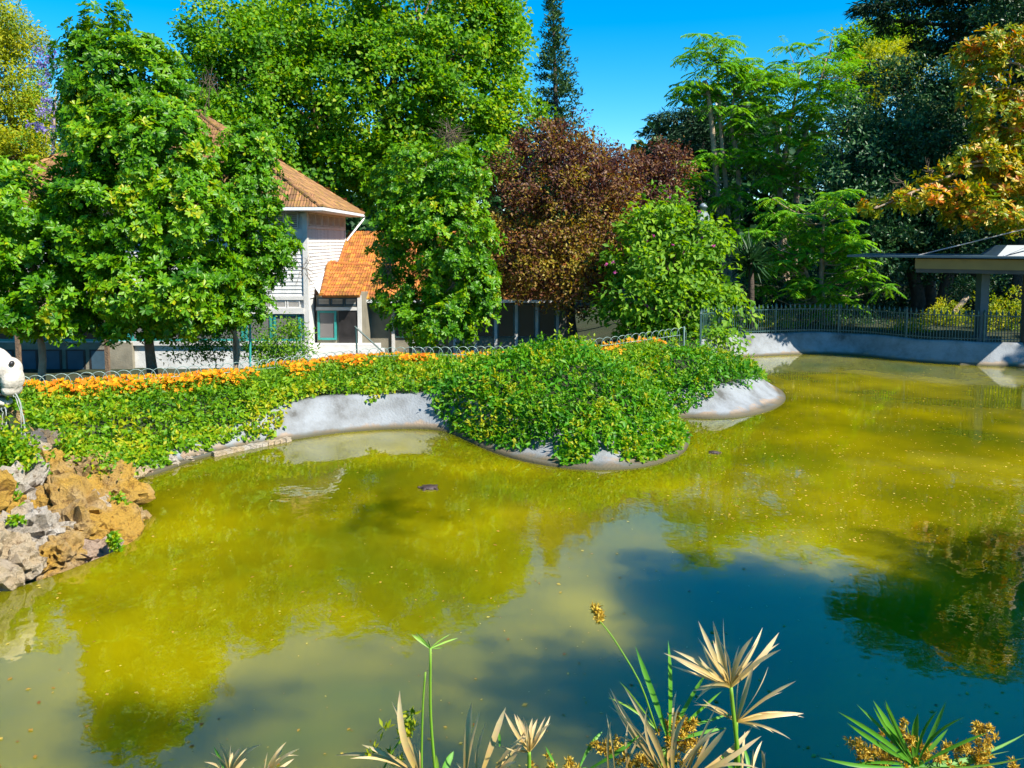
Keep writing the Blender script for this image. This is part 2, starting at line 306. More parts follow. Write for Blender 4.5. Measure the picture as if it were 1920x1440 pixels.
def mat_water():
    m, N, L, p = newmat('turbid_green_pond_water'); geo = N.new('ShaderNodeNewGeometry')
    ns = N.new('ShaderNodeTexNoise'); ns.inputs['Scale'].default_value = .30; ns.inputs['Detail'].default_value = 3; L.new(geo.outputs['Position'], ns.inputs['Vector'])
    r = ramp(N, [(.32, (.075, .095, .002)), (.5, (.145, .135, .0015)), (.66, (.25, .215, .001))]); L.new(ns.outputs['Fac'], r.inputs['Fac']); L.new(r.outputs[0], p.inputs['Base Color'])
    p.inputs['Roughness'].default_value = .008; p.inputs['IOR'].default_value = 2.05; p.inputs['Specular IOR Level'].default_value = .5
    p.subsurface_method = 'BURLEY'
    p.inputs['Subsurface Weight'].default_value = 1.0; p.inputs['Subsurface Radius'].default_value = (1.0, 1.0, .5); p.inputs['Subsurface Scale'].default_value = 1.4
    mp = N.new('ShaderNodeMapping'); mp.inputs['Scale'].default_value = (1, 1, 1); L.new(geo.outputs['Position'], mp.inputs['Vector'])
    n1 = N.new('ShaderNodeTexNoise'); n1.inputs['Scale'].default_value = 2.2; n1.inputs['Detail'].default_value = 2; L.new(mp.outputs[0], n1.inputs['Vector'])
    n2 = N.new('ShaderNodeTexNoise'); n2.inputs['Scale'].default_value = 9; n2.inputs['Detail'].default_value = 2; L.new(mp.outputs[0], n2.inputs['Vector'])
    # rings spread from where the spout falls
    fx, fy = -7.6, 12.4
    vs_ = N.new('ShaderNodeVectorMath'); vs_.operation = 'DISTANCE'; vs_.inputs[1].default_value = (fx, fy, 0); L.new(geo.outputs['Position'], vs_.inputs[0])
    mw = N.new('ShaderNodeMath'); mw.operation = 'MULTIPLY'; mw.inputs[1].default_value = 13; L.new(vs_.outputs['Value'], mw.inputs[0])
    n3 = N.new('ShaderNodeTexNoise'); n3.inputs['Scale'].default_value = 1.1; L.new(geo.outputs['Position'], n3.inputs['Vector'])
    m3 = N.new('ShaderNodeMath'); m3.operation = 'MULTIPLY_ADD'; m3.inputs[1].default_value = 16; L.new(n3.outputs['Fac'], m3.inputs[0]); L.new(mw.outputs[0], m3.inputs[2])
    si = N.new('ShaderNodeMath'); si.operation = 'SINE'; L.new(m3.outputs[0], si.inputs[0])
    fo = N.new('ShaderNodeMapRange'); fo.inputs['From Min'].default_value = 2; fo.inputs['From Max'].default_value = 9; fo.inputs['To Min'].default_value = .18; fo.inputs['To Max'].default_value = 0; L.new(vs_.outputs['Value'], fo.inputs['Value'])
    rg = N.new('ShaderNodeMath'); rg.operation = 'MULTIPLY'; L.new(si.outputs[0], rg.inputs[0]); L.new(fo.outputs[0], rg.inputs[1])
    a1 = N.new('ShaderNodeMath'); a1.operation = 'MULTIPLY_ADD'; a1.inputs[1].default_value = .22; L.new(n2.outputs['Fac'], a1.inputs[0]); L.new(n1.outputs['Fac'], a1.inputs[2])
    a2 = N.new('ShaderNodeMath'); a2.operation = 'ADD'; L.new(a1.outputs[0], a2.inputs[0]); L.new(rg.outputs[0], a2.inputs[1])
    b = N.new('ShaderNodeBump'); b.inputs['Strength'].default_value = .5; b.inputs['Distance'].default_value = .0055; L.new(a2.outputs[0], b.inputs['Height']); L.new(b.outputs[0], p.inputs['Normal'])
    return m
M_WATER = mat_water()
m_, N_, L_, p_ = newmat('falling_water'); p_.inputs['Base Color'].default_value = (.85, .9, .9, 1); p_.inputs['Roughness'].default_value = .1; p_.inputs['Transmission Weight'].default_value = .7; p_.inputs['IOR'].default_value = 1.33
M_SPOUT = m_
M_TURTLE = mat_plain('dark_turtle_shell', (.05, .03, .025), .35, .5, 20, .5, 60)

# ------------------------------------------------------------------ pond outline (pixels on the water plane, then the unseen rest)
#  px, py, wall height, wall width, drape (how far down the plants hang: 1 = only from the top, 0 = to the water)
OUT = [(-40, 1122, .05, .06, .2), (60, 1094, .05, .06, .2), (150, 1062, .05, .06, .2), (245, 1020, .05, .06, .2), (275, 985, .05, .06, .3), (252, 945, .06, .08, .1),
       (232, 908, .28, .3, .3), (300, 886, .22, .3, .4), (360, 864, .2, .35, .5), (430, 846, .3, .4, .45), (500, 832, .55, .45, .35), (535, 826, .68, .5, .7), (560, 822, .72, .5, 1.05), (620, 813, .75, .5, 1.1), (700, 806, .75, .5, 1.1),
       (770, 804, .75, .5, 1.0), (800, 805, .75, .5, .6), (835, 809, .72, .5, .1), (880, 826, .6, .6, .0), (930, 848, .5, .8, .25), (990, 866, .45, .9, .6), (1060, 877, .45, .9, .12), (1130, 880, .45, .9, .55), (1195, 875, .45, .9, .15),
       (1250, 862, .45, .8, .12), (1285, 843, .45, .6, .05), (1290, 815, .5, .5, .05), (1265, 792, .5, .5, .3), (1275, 783, .55, .6, .4), (1330, 785, .62, .95, .6), (1390, 781, .62, 1.05, .8), (1440, 768, .6, 1.0, .8), (1470, 750, .55, .9, .75),
       (1462, 733, .55, .7, .6), (1425, 715, .6, .5, .5), (1370, 695, .7, .5, .5), (1340, 680, .78, .45, 1), (1380, 671, .8, .45, 1), (1440, 667, .8, .45, 1), (1520, 664, .8, .45, 1), (1600, 666, .8, .45, 1), (1680, 675, .8, .45, 1),
       (1760, 682, .8, .45, 1), (1850, 686, .8, .45, 1), (1940, 689, .8, .45, 1)]
ctrl = [(*at_z(a, b)[:2], h, w, d) for a, b, h, w, d in OUT]
ctrl += [(24.5, 26, .8, .45, 1), (29, 20, .8, .45, 1), (28, 12, .8, .45, 1), (20, 6.8, .8, .45, 1), (10, 5.4, .8, .45, 1), (0, 5.2, .8, .45, 1), (-6, 5.4, .6, .45, 1), (-9.5, 6.6, .4, .4, 1), (-9.6, 8.6, .1, .1, .3)]
C5 = np.array(ctrl); C5 = np.vstack([C5, C5[:1]])
dl = np.concatenate([[0], np.cumsum(np.linalg.norm(np.diff(C5[:, :2], axis=0), axis=1))])
fine = curve(C5, 1600); df = np.concatenate([[0], np.cumsum(np.linalg.norm(np.diff(fine[:, :2], axis=0), axis=1))])
NS = int(df[-1] / .28); ol = np.array([[np.interp(t, df, fine[:, k]) for k in range(5)] for t in np.linspace(0, df[-1], NS, endpoint=False)])
ol[:, 2:] = np.clip(ol[:, 2:], .05, 1.2)
OX, OY = ol[:, 0], ol[:, 1]
ROCKZ = ((ol[:, 0] < -5.0) & (ol[:, 1] > 7.5) & (ol[:, 1] < 14.0)).astype(float)
area = .5 * np.sum(OX * np.roll(OY, -1) - np.roll(OX, -1) * OY)
def pond_query(x, y):
    """signed distance to the waterline (>0 on land) and nearest outline index"""
    x = np.asarray(x, float).ravel(); y = np.asarray(y, float).ravel(); D = np.empty(len(x)); I = np.empty(len(x), int); S = np.empty(len(x), bool)
    x2, y2 = np.roll(OX, -1), np.roll(OY, -1); ex, ey = x2 - OX, y2 - OY; ee = ex * ex + ey * ey
    for a in range(0, len(x), 4000):
        X = x[a:a + 4000, None]; Y = y[a:a + 4000, None]
        t = np.clip(((X - OX) * ex + (Y - OY) * ey) / ee, 0, 1); d = np.hypot(X - OX - t * ex, Y - OY - t * ey)
        i = d.argmin(1); I[a:a + 4000] = i; D[a:a + 4000] = d[np.arange(len(i)), i]
        cr = ((OY > Y) != (y2 > Y)) & (X < ex * (Y - OY) / np.where(ey == 0, 1e-9, ey) + OX)
        S[a:a + 4000] = cr.sum(1) % 2 == 1
    return np.where(S, -D, D), I

# hoop fence line: px, top pixel, distance
FEN = [(-260, 722, 17.6), (30, 706, 18.2), (400, 683, 20.0), (560, 667, 21.8), (700, 653, 23.2), (850, 650, 23.6), (1000, 647, 23.8), (1140, 632, 24.4), (1285, 613, 25.8)]
FP = curve([at(a, b, d) for a, b, d in FEN], 240)
def fence_y(x): return np.interp(x, FP[:, 0], FP[:, 1])
MOUNDS = [(at(1000, 700, 19.0), 2.3, .38), (at(960, 650, 21.5), 2.0, .12), (at(1130, 690, 20.0), 2.0, .35), (at(1370, 690, 22.2), 1.6, .48), (at(1260, 670, 23.5), 2.0, .18), (at(60, 830, 13.6), 1.3, .55), (at(-60, 820, 13.0), 2.0, .65)]
def land_h(x, y, s=None, I=None):
    x = np.asarray(x, float); y = np.asarray(y, float)
    if s is None: s, I = pond_query(x, y); s = s.reshape(x.shape); I = I.reshape(x.shape)
    G = np.full(x.shape, .74)
    near = smooth(5.2, 0.2, y) * smooth(26, 14, np.abs(x)); G = G + near * 2.15                               # raised near bank
    left = 1 - smooth(1, 8, x)
    G = G - 1.55 * left * smooth(1.5, 8.5, y - fence_y(x)) - .25 * (1 - left) * smooth(32, 46, y)
    for c, r, a in MOUNDS: G = G + a * np.exp(-((x - c[0]) ** 2 + (y - c[1]) ** 2) / (r * r))
    G = G + .04 * wob(x, y, 1.1)
    hw, ww = ol[I, 2], ol[I, 3]
    g = hw - .03 + (G - hw + .03) * smooth(0.1, 1.9, s - ww)
    rz_ = ROCKZ[I] * smooth(2.3, 1.1, s); g = g * (1 - rz_) - .4 * rz_
    return np.where(s < ww + .06, -.7, g)
def wall_h(s, hw, ww):
    return np.interp(s / ww, [-.2, 0, .12, .45, .9, 1, 2], [0, .04, .12, .36, .88, 1, 1]) * hw

# ------------------------------------------------------------------ ground, water, wall
gx = np.concatenate([np.linspace(-600, -34, 14), np.arange(-31, 36, .34), np.linspace(39, 600, 14)])
gy = np.concatenate([np.linspace(-300, -8, 8), np.arange(-5, 46, .34), np.linspace(49, 900, 16)])
GX, GY = np.meshgrid(gx, gy); GS, GI = pond_query(GX, GY); GS = GS.reshape(GX.shape); GI = GI.reshape(GX.shape)
GZ = land_h(GX, GY, GS, GI)
V = np.stack([GX, GY, GZ], -1).reshape(-1, 3); nx = len(gx); ny = len(gy)
ii = (np.arange(ny - 1)[:, None] * nx + np.arange(nx - 1)[None]).ravel()
tag(mk('ground', V, np.stack([ii, ii + 1, ii + nx + 1, ii + nx], 1), M_GROUND, None, None, True), 'dark soil and leaf litter around the pond', None, None, 'structure')

tang = nrm(np.roll(ol[:, :2], -1, 0) - np.roll(ol[:, :2], 1, 0)); ON = np.stack([tang[:, 1], -tang[:, 0]], 1) * (1 if area > 0 else -1)   # points to the land
for _ in range(3): ON = nrm(ON + .5 * np.roll(ON, 1, 0) + .5 * np.roll(ON, -1, 0))
wp = [(OX[i] + ON[i, 0] * .03, OY[i] + ON[i, 1] * .03, 0.0) for i in range(NS)]
tag(mk('pond_water', wp, [tuple(range(NS)) if area > 0 else tuple(range(NS - 1, -1, -1))], M_WATER), 'turbid yellow green pond water', None, None, 'structure')
prof = [(-.16, None, -.5), (-.05, None, .035), (.10, None, .065), (.14, .13, 0), (.45, .36, 0), (.9, .88, 0), (1.0, 1.0, 0), ('b', 1.0, .012), ('c', .99, -.45)]
WV = []
for i in range(NS):
    hw, ww = ol[i, 2], ol[i, 3]
    for k, fh, dz in prof:
        s = ww + .24 if k == 'b' else ww + .26 if k == 'c' else k * ww
        z = dz if fh is None else fh * hw + dz
        z += .018 * math.sin(i * .7) * (0 < z) * (fh is not None) ; s += .02 * math.sin(i * .43 + 1)
        if ROCKZ[i] > .5: z -= .35
        WV.append((OX[i] + ON[i, 0] * s, OY[i] + ON[i, 1] * s, z))
np_ = len(prof)
WF = np.array([(i * np_ + j, ((i + 1) % NS) * np_ + j, ((i + 1) % NS) * np_ + j + 1, i * np_ + j + 1) for i in range(NS) for j in range(np_ - 1)])
if area < 0: WF = WF[:, ::-1]
tag(mk('pond_wall', WV, WF, M_CONC, None, None, True), 'low sloping concrete wall with worn pale paint around the pond', 'wall')

# ------------------------------------------------------------------ leaf machinery
def leaf_mesh(name, P, A, Nn, L, W, tint, mat, parent=None, fold=.18, org=None, kind=None, mp=.48):
    """one folded diamond (two triangles) for every leaf: P base, A axis, Nn normal"""
    n = len(P); A = nrm(A); S = nrm(np.cross(A, Nn)); U = np.cross(S, A)
    L = np.broadcast_to(np.asarray(L, float), (n,))[:, None]; W = np.broadcast_to(np.asarray(W, float), (n,))[:, None]
    mid = P + A * L * mp
    V = np.stack([P, mid + S * W * .5 + U * W * fold, P + A * L - U * L * .06, mid - S * W * .5 + U * W * fold], 1).reshape(-1, 3)
    b = np.arange(n)[:, None] * 4
    Fc = np.concatenate([b + np.array([[0, 1, 2]]), b + np.array([[0, 2, 3]])], 1).reshape(-1, 3)
    o = mk(name, V, Fc, mat, parent, np.repeat(np.clip(tint, 0, 1), 4), False, org)
    if kind: o['kind'] = kind
    return o
def rdir(r, n): return nrm(r.normal(size=(n, 3)))
def lobe(px, py, rx, ry, d, k=1.0):
    s = d / F; return (at(px, py, d), np.array([rx * s, rx * s * k, ry * s]))
def clumps(r, lobes, n, rr, inner=.22, low=-.75):
    """clump centres spread over the lobes' shells (some inside); returns centre, outward direction"""
    w = np.array([(l[1][0] * l[1][1] * l[1][2]) ** (2 / 3) for l in lobes]); idx = r.choice(len(lobes), n, p=w / w.sum())
    C = np.array([l[0] for l in lobes])[idx]; R = np.array([l[1] for l in lobes])[idx]
    D = rdir(r, n * 2); D = D[D[:, 2] > low - .3 * r.rand(len(D))]; D = np.vstack([D, rdir(r, n)])[:n]
    ph = (idx * 1.7)[:, None]; lump = np.sin(D[:, :1] * 4.3 + ph) * np.cos(D[:, 1:2] * 3.7 - ph) + .7 * np.sin(D[:, 2:3] * 6.1 + D[:, :1] * 5.2 + 2 * ph)
    t = np.where(r.rand(n) < inner, r.rand(n) ** .5 * .8, 1 - np.abs(r.normal(0, .10, n)) + r.rand(n) * rr) + .11 * lump[:, 0] + (r.rand(n) < .05) * .16 * r.rand(n)
    return C + D * R * t[:, None], nrm(D / R)
def spread(r, C, O, per, rad, flat=.75):
    """per leaves around every clump centre"""
    n = len(C); k = r.poisson(per, n).clip(3); idx = np.repeat(np.arange(n), k); m = len(idx)
    rd = (rad * (.6 + .8 * r.rand(n)))[idx][:, None]
    off = rdir(r, m) * (r.rand(m)[:, None] ** .45) * rd; off[:, 2] *= flat
    return C[idx] + off, O[idx], idx, off / rd
def foliage(r, lobes, n, per, rad, L, W, style='leaf', droop=0.0, var=.30, inner=.22, tb=.5, low=-.75, tshift=None):
    C, O = clumps(r, lobes, n, .22, inner, low); ct = r.normal(tb, var * .6, n)
    if tshift is not None: ct = ct + tshift(C)
    if style == 'rosette':
        T, To, idx, off = spread(r, C, O, per, rad)
        ax = nrm(To * .7 + off * .9 + rdir(r, len(T)) * .5 + np.array([.12, -.10, .55])); k = 8
        a = nrm(np.cross(ax, rdir(r, len(T)))); b = np.cross(ax, a); ph = r.rand(len(T)) * 6.28
        P, A, Nn, ti = [], [], [], []
        for j in range(k):
            th = ph + j * 6.283 / k + r.normal(0, .25, len(T)); rad_ = np.cos(th)[:, None] * a + np.sin(th)[:, None] * b
            el = (.15 + .5 * r.rand(len(T)))[:, None]
            A.append(nrm(rad_ + ax * el)); Nn.append(nrm(ax - rad_ * el * .7)); P.append(T + rad_ * .012); ti.append(ct[idx] + r.normal(0, var * .55, len(T)))
        P, A, Nn, ti = map(np.concatenate, (P, A, Nn, ti))
    else:
        P, To, idx, off = spread(r, C, O, per, rad); m = len(P)
        A = nrm(To * .35 + off * .6 + rdir(r, m) * .8 + np.array([0, 0, -droop])); Nn = nrm(np.array([.2, -.2, .8]) + To * .6 + rdir(r, m) * .7)
        ti = ct[idx] + r.normal(0, var * .7, m)
    m = len(P)
    return P, A, Nn, L * (.7 + .6 * r.rand(m)), W * (.7 + .6 * r.rand(m)), ti, C
def limbs(r, base, lobes, r0, trunk_top=None, nb=3, C=None, k=7):
    mb = MB(); base = np.asarray(base, float)
    cen = np.mean([l[0] for l in lobes], 0) if trunk_top is None else np.asarray(trunk_top, float)
    st = curve([base - [0, 0, .25], base * .7 + cen * .3 + r.normal(0, .12, 3) * [1, 1, 0], base * .35 + cen * .65 + r.normal(0, .2, 3) * [1, 1, 0], cen], 12)
    rr = np.linspace(1, .45, 12) * r0; rr[0] *= 1.35; rr[1] *= 1.12
    mb.tube(st, rr, k)
    for c, R in lobes:
        i = int(np.clip(np.argmin(np.abs(st[:, 2] - (c[2] - R[2] * .9))), 3, 10)); s = st[i]
        mid = s * .5 + c * .5 + r.normal(0, .1, 3) * np.linalg.norm(c - s) + [0, 0, .1 * np.linalg.norm(c - s)]
        br = curve([s, mid, c, c + nrm(c - s) * R.mean() * .5], 8); mb.tube(br, np.linspace(rr[i] * .6, r0 * .09, 8), 5)
        for _ in range(nb):
            q = c + rdir(r, 1)[0] * R * .8; mb.tube(curve([br[4], br[4] * .5 + q * .5 + r.normal(0, .08, 3), q], 5), np.linspace(r0 * .18, r0 * .04, 5), 4)
    return mb
def tree(name, label, cat, base, lobes, leaf, n, per, rad, L, W, r0, bark, seed, group=None, trunk_top=None, nb=3, **kw):
    r = np.random.RandomState(seed); root = thing(name, label, cat, tuple(base), group)
    if r0: limbs(r, base, lobes, r0, trunk_top, nb).build('trunk', bark, root, True)
    P, A, Nn, l_, w_, ti, C = foliage(r, lobes, n, per, rad, L, W, **kw)
    leaf_mesh('crown', P, A, Nn, l_, w_, ti, LM[leaf], root, mp=.66 if kw.get('style') == 'rosette' else .48)
    return root
def ground_at(px, d):
    p = at(px, 600, d); z = float(land_h(np.array([p[0]]), np.array([p[1]]))[0]); return np.array([p[0], p[1], z])
def ground_xy(x, y): return np.array([x, y, float(land_h(np.array([x]), np.array([y]))[0])])
def bare_twigs(r, root, c, R, n, rad=.012, hang=0.0):
    mb = MB()
    for _ in range(n):
        s = c + rdir(r, 1)[0] * R * .25; e = c + rdir(r, 1)[0] * R * (.7 + .4 * r.rand()) - [0, 0, hang * R[2]]
        p = curve([s, s * .5 + e * .5 + r.normal(0, .12, 3) * R, e], 6); mb.tube(p, np.linspace(rad, rad * .4, 6), 4)
        for _k in range(3):
            i = r.randint(2, 5); q = p[i] + (rdir(r, 1)[0] + nrm(e - s) * .5) * R * .3; mb.tube([p[i], q], [rad * .5, rad * .25], 3)
    return mb.build('bare_twigs', LM['twig'], root)

# ------------------------------------------------------------------ wooden house
HX0, HX1, HY0, HY1, HZ0, HZE = -21.8, -8.4, 33.0, 40.6, -1.0, 5.7
house = thing('wooden_house', 'white clapboard pavilion with weathered tile roof and teal window frames behind the trees', 'house', (HX1, HY0, HZ0))
mb = MB(); mb.box(HX0 + .05, HX1 - .05, HY0 + .06, HY1, HZ0, HZE); mb.build('wall', M_BOARD, house)
def fz(py): return CAMH - (py - 450) * HY0 / F
zt, zb = fz(447), fz(556); nb_ = 15; bh = (zt - zb) / nb_
bm_front = None
for k in range(nb_):                                                     # front boards, each a plank lapping the one below
    z0 = zb + k * bh; V = [(HX0, HY0 + .055, z0 - .01), (HX1 - .16, HY0 + .055, z0 - .01), (HX1 - .16, HY0 + .055, z0 + bh), (HX0, HY0 + .055, z0 + bh), (HX0, HY0 + .0, z0 - .01), (HX1 - .16, HY0 + .0, z0 - .01), (HX1 - .16, HY0 + .03, z0 + bh), (HX0, HY0 + .03, z0 + bh)]
    Fb = [(0, 1, 2, 3), (4, 7, 6, 5), (0, 4, 5, 1), (3, 2, 6, 7), (0, 3, 7, 4), (1, 5, 6, 2)]
    if bm_front is None: o = mk('clapboard', V, Fb, M_BOARD, house, org=(HX0, HY0, z0)); bm_front = o.data
    else: inst('clapboard', bm_front, house, Matrix.Translation((HX0, HY0, z0)))
zt2, zb2 = fz(428), fz(560); nb2 = 20; bh2 = (zt2 - zb2) / nb2; bm_side = None
for k in range(nb2):
    z0 = zb2 + k * bh2
    V = [(HX1 - .055, HY0 + .16, z0 - .01), (HX1 - .055, HY1, z0 - .01), (HX1 - .055, HY1, z0 + bh2), (HX1 - .055, HY0 + .16, z0 + bh2), (HX1, HY0 + .16, z0 - .01), (HX1, HY1, z0 - .01), (HX1 - .03, HY1, z0 + bh2), (HX1 - .03, HY0 + .16, z0 + bh2)]
    if bm_side is None: o = mk('clapboard', V, Fb, M_BOARD, house, org=(HX1, HY0, z0)); bm_side = o.data
    else: inst('clapboard', bm_side, house, Matrix.Translation((HX1, HY0, z0)))
mb = MB(); mb.box(HX1 - .16, HX1 + .04, HY0 - .05, HY0 + .16, HZ0, HZE); mb.build('corner_post', M_WOODWHITE, house)
mb = MB(); mb.box(HX1 - .1, HX1 + .03, HY1 - .1, HY1 + .04, HZ0, HZE); mb.build('corner_post', M_WOODWHITE, house)
for za, zb_, dp, nm in ((fz(447), fz(432), .06, 'band'), (fz(562), fz(555), .05, 'band'), (fz(588), fz(577), .10, 'sill'), (fz(648), fz(640), .08, 'sill')):
    mb = MB(); mb.box(HX0, HX1 - .165, HY0 - dp, HY0 + .058, zb_, za) if zb_ < za else mb.box(HX0, HX1 - .165, HY0 - dp, HY0 + .058, za, zb_); mb.build(nm, M_WOODWHITE, house)
mb = MB(); mb.box(HX1 - .056, HX1 + .04, HY0 + .165, HY1 - .11, fz(428), fz(423)); mb.build('band', M_WOODWHITE, house)
def louver(parent, a, b, z0, z1, face, pos, n, mslat=M_LOUVER, mframe=M_WOODWHITE):
    """louvred vent: frame plus slats; face 'y' lies on a front (y = pos), face 'x' on a side (x = pos)"""
    fr = MB(); sl = MB(); w = .05
    def bx(m, u0, u1, d0, d1, q0, q1):
        if face == 'y': m.box(u0, u1, pos - d1, pos - d0, q0, q1)
        else: m.box(pos + d0, pos + d1, u0, u1, q0, q1)
    bx(fr, a, a + w, -.03, .035, z0, z1); bx(fr, b - w, b, -.03, .035, z0, z1); bx(fr, a + w, b - w, -.03, .032, z0, z0 + w); bx(fr, a + w, b - w, -.03, .032, z1 - w, z1)
    h = (z1 - z0 - 2 * w) / n
    for i in range(n): bx(sl, a + w, b - w, -.025, .02, z0 + w + i * h + h * .35, z0 + w + (i + 1) * h)
    bk = MB(); bx(bk, a + w, b - w, -.034, -.027, z0 + w, z1 - w)
    f = fr.build('louver_panel', mframe, parent); sl.build('slat', mslat, f); bk.build('backing', M_DOOR, f)
def window(parent, a, b, z0, z1, face, pos, mframe=M_TEAL, mpane=M_PANE, w=.09):
    fr = MB(); pn = MB()
    def bx(m, u0, u1, d0, d1, q0, q1):
        if face == 'y': m.box(u0, u1, pos - d1, pos - d0, q0, q1)
        else: m.box(pos + d0, pos + d1, u0, u1, q0, q1)
    bx(fr, a, a + w, -.02, .05, z0, z1); bx(fr, b - w, b, -.02, .05, z0, z1); bx(fr, a + w, b - w, -.02, .047, z0, z0 + w); bx(fr, a + w, b - w, -.02, .047, z1 - w, z1)
    bx(pn, a + w, b - w, -.015, .012, z0 + w, z1 - w)
    f = fr.build('window', mframe, parent); pn.build('pane', mpane, f)
for k in range(11):
    a = HX1 - .25 - (k + 1) * 1.18; b = a + 1.10
    louver(house, a + .02, a + .53, fz(428), fz(398), 'y', HY0 + .02, 7); louver(house, a + .57, b, fz(428), fz(398), 'y', HY0 + .02, 7)
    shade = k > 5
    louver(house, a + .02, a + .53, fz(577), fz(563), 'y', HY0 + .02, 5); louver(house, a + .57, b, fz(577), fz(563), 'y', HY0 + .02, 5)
    window(house, a, b, fz(640), fz(588), 'y', HY0 + .03, M_TEAL, M_PANEDARK if shade else M_PANE)  # darker panes put the shade of the left bays into the glass colour
for k in range(6):
    y0 = HY0 + .3 + k * 1.2; louver(house, y0, y0 + 1.12, fz(422), fz(398), 'x', HX1 + .005, 8, M_LOUVER)
mb = MB(); mb.box(HX0 - .1, -15.65, HY0 - .16, HY0 + .05, HZ0, fz(642)); mb.build('plinth', M_SHADEWALL, house)  # panel over the left part, its dark colour stands in for shade
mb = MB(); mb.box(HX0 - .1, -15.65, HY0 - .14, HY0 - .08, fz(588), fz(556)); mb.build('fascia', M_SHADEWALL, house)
for k in range(6):
    x0 = -16.6 - k * .98; mb = MB(); mb.box(x0 - .8, x0, HY0 - .19, HY0 - .155, HZ0 + .1, fz(655)); mb.build('door', M_DOOR, house); mb = MB(); mb.box(x0 - .72, x0 - .08, HY0 - .2, HY0 - .188, HZ0 + .2, fz(658)); mb.build('door_panel', M_SHELTER, house)
mb = MB(); mb.box(HX0 - .2, -15.4, 30.3, HY0 - .21, 2.12, 2.3); ver = mb.build('veranda_roof', M_BARK_DARK, house)
for k in range(7):
    x0 = HX0 + .4 + k * .95; mb = MB(); mb.box(x0, x0 + .12, 30.4, HY0 - .22, 1.98, 2.118); mb.build('rafter', M_BARK, ver)
for x0 in (HX0, -19.0, -15.6):
    mb = MB(); mb.box(x0, x0 + .14, 30.5, 30.64, HZ0 - .2, 1.975); mb.build('veranda_post', M_BARK, house)
# roofs -------------------------------------------------------------
def tile_mesh(name, mat, w=.25, l=.42):
    us = np.array([0, .12, .3, .5, .62, .8, 1.0]); hs = np.array([.030, .045, .012, .012, .045, .015, .03])
    V = [(u * w - w / 2, v * l, h + (1 - v) * .018) for v in (0, 1) for u, h in zip(us, hs)] + [(u * w - w / 2, 0, -.012) for u in us]
    n = len(us); Fc = [(i, i + 1, n + i + 1, n + i) for i in range(n - 1)] + [(2 * n + i, 2 * n + i + 1, i + 1, i) for i in range(n - 1)]
    me = bpy.data.meshes.new(name); me.from_pydata(V, [], Fc); me.materials.append(mat); me.update(); return me
def in_poly(poly, u, v):
    c = False; j = len(poly) - 1
    for i in range(len(poly)):
        (xi, yi), (xj, yj) = poly[i], poly[j]
        if (yi > v) != (yj > v) and u < (xj - xi) * (v - yi) / (yj - yi) + xi: c = not c
        j = i
    return c
def roof_face(pts, step_u=.24, step_v=.36):
    """tile placements on a planar face; first edge of pts is the eave"""
    P = [Vector(p) for p in pts]; e = (P[1] - P[0]).normalized(); n = e.cross(P[-1] - P[0]).normalized()
    if n.z < 0: n = -n
    up = n.cross(e).normalized()
    if up.z < 0: up = -up
    e2 = up.cross(n).normalized()
    poly = [((p - P[0]).dot(e2), (p - P[0]).dot(up)) for p in P]
    us = [p[0] for p in poly]; vs_ = [p[1] for p in poly]; out = []; v = -.06
    while v < max(vs_):
        u = min(us) + .12
        while u < max(us):
            if in_poly(poly, u, min(max(v + .12, .02), max(vs_) - .02)):
                c = P[0] + e2 * u + up * v + n * (.02 + .006 * random.random())
                out.append(Matrix(((e2.x, up.x, n.x, c.x), (e2.y, up.y, n.y, c.y), (e2.z, up.z, n.z, c.z), (0, 0, 0, 1))) @ Matrix.Rotation(random.gauss(0, .012), 4, 'Z'))
            u += step_u
        v += step_v
    return out
def slab(pts, th=.09):
    P = [Vector(p) for p in pts]; n = (P[1] - P[0]).cross(P[-1] - P[0]).normalized()
    if n.z < 0: n = -n
    k = len(P); V = [tuple(p) for p in P] + [tuple(p - n * th) for p in P]
    return V, [tuple(range(k)), tuple(range(2 * k - 1, k - 1, -1))] + [(i, (i + 1) % k + 0, (i + 1) % k + k, i + k)[::-1] for i in range(k)]
def build_roof(parent, name, faces, tmat, me, budget, seen):
    mb = MB(); T = []
    for f in faces: mb.add(*slab(f)); T += roof_face(f)
    roof = mb.build(name, tmat, parent)
    vis = [M for M in T if seen(*proj(np.array(M.translation)))]; vis.sort(key=lambda M: M.translation.y)
    own = vis[:budget]; ids = set(map(id, own)); rest = [M for M in T if id(M) not in ids]
    for M in own: inst('tile', me, roof, M)
    if rest:
        co = np.array([v.co for v in me.vertices]); fc = np.array([list(p.vertices) for p in me.polygons])
        VV = np.concatenate([co @ np.array(M.to_3x3()).T + np.array(M.translation) for M in rest])
        FF = np.concatenate([fc + i * len(co) for i in range(len(rest))])
        tag(mk('roof_tiles', VV, FF, tmat, roof), kind='stuff')
    return roof
tile_old = tile_mesh('tile', M_TILE_OLD); tile_or = tile_mesh('tile', M_TILE_ORANGE)
ov = .8; ez = HZE + .12; rz = 10.25; ry = (HY0 + HY1) / 2; rx1 = -14.2; rx0 = HX0 + (HX1 - rx1)
A_, B_, C_, D_ = (HX0 - ov, HY0 - ov, ez), (HX1 + ov, HY0 - ov, ez), (HX1 + ov, HY1 + ov, ez), (HX0 - ov, HY1 + ov, ez); R0, R1 = (rx0, ry, rz), (rx1, ry, rz)
roof = build_roof(house, 'roof', [[A_, B_, R1, R0], [B_, C_, R1], [C_, D_, R0, R1], [D_, A_, R0]], M_TILE_OLD, tile_old, 300, lambda x, y: 505 < x < 700 and y < 402)
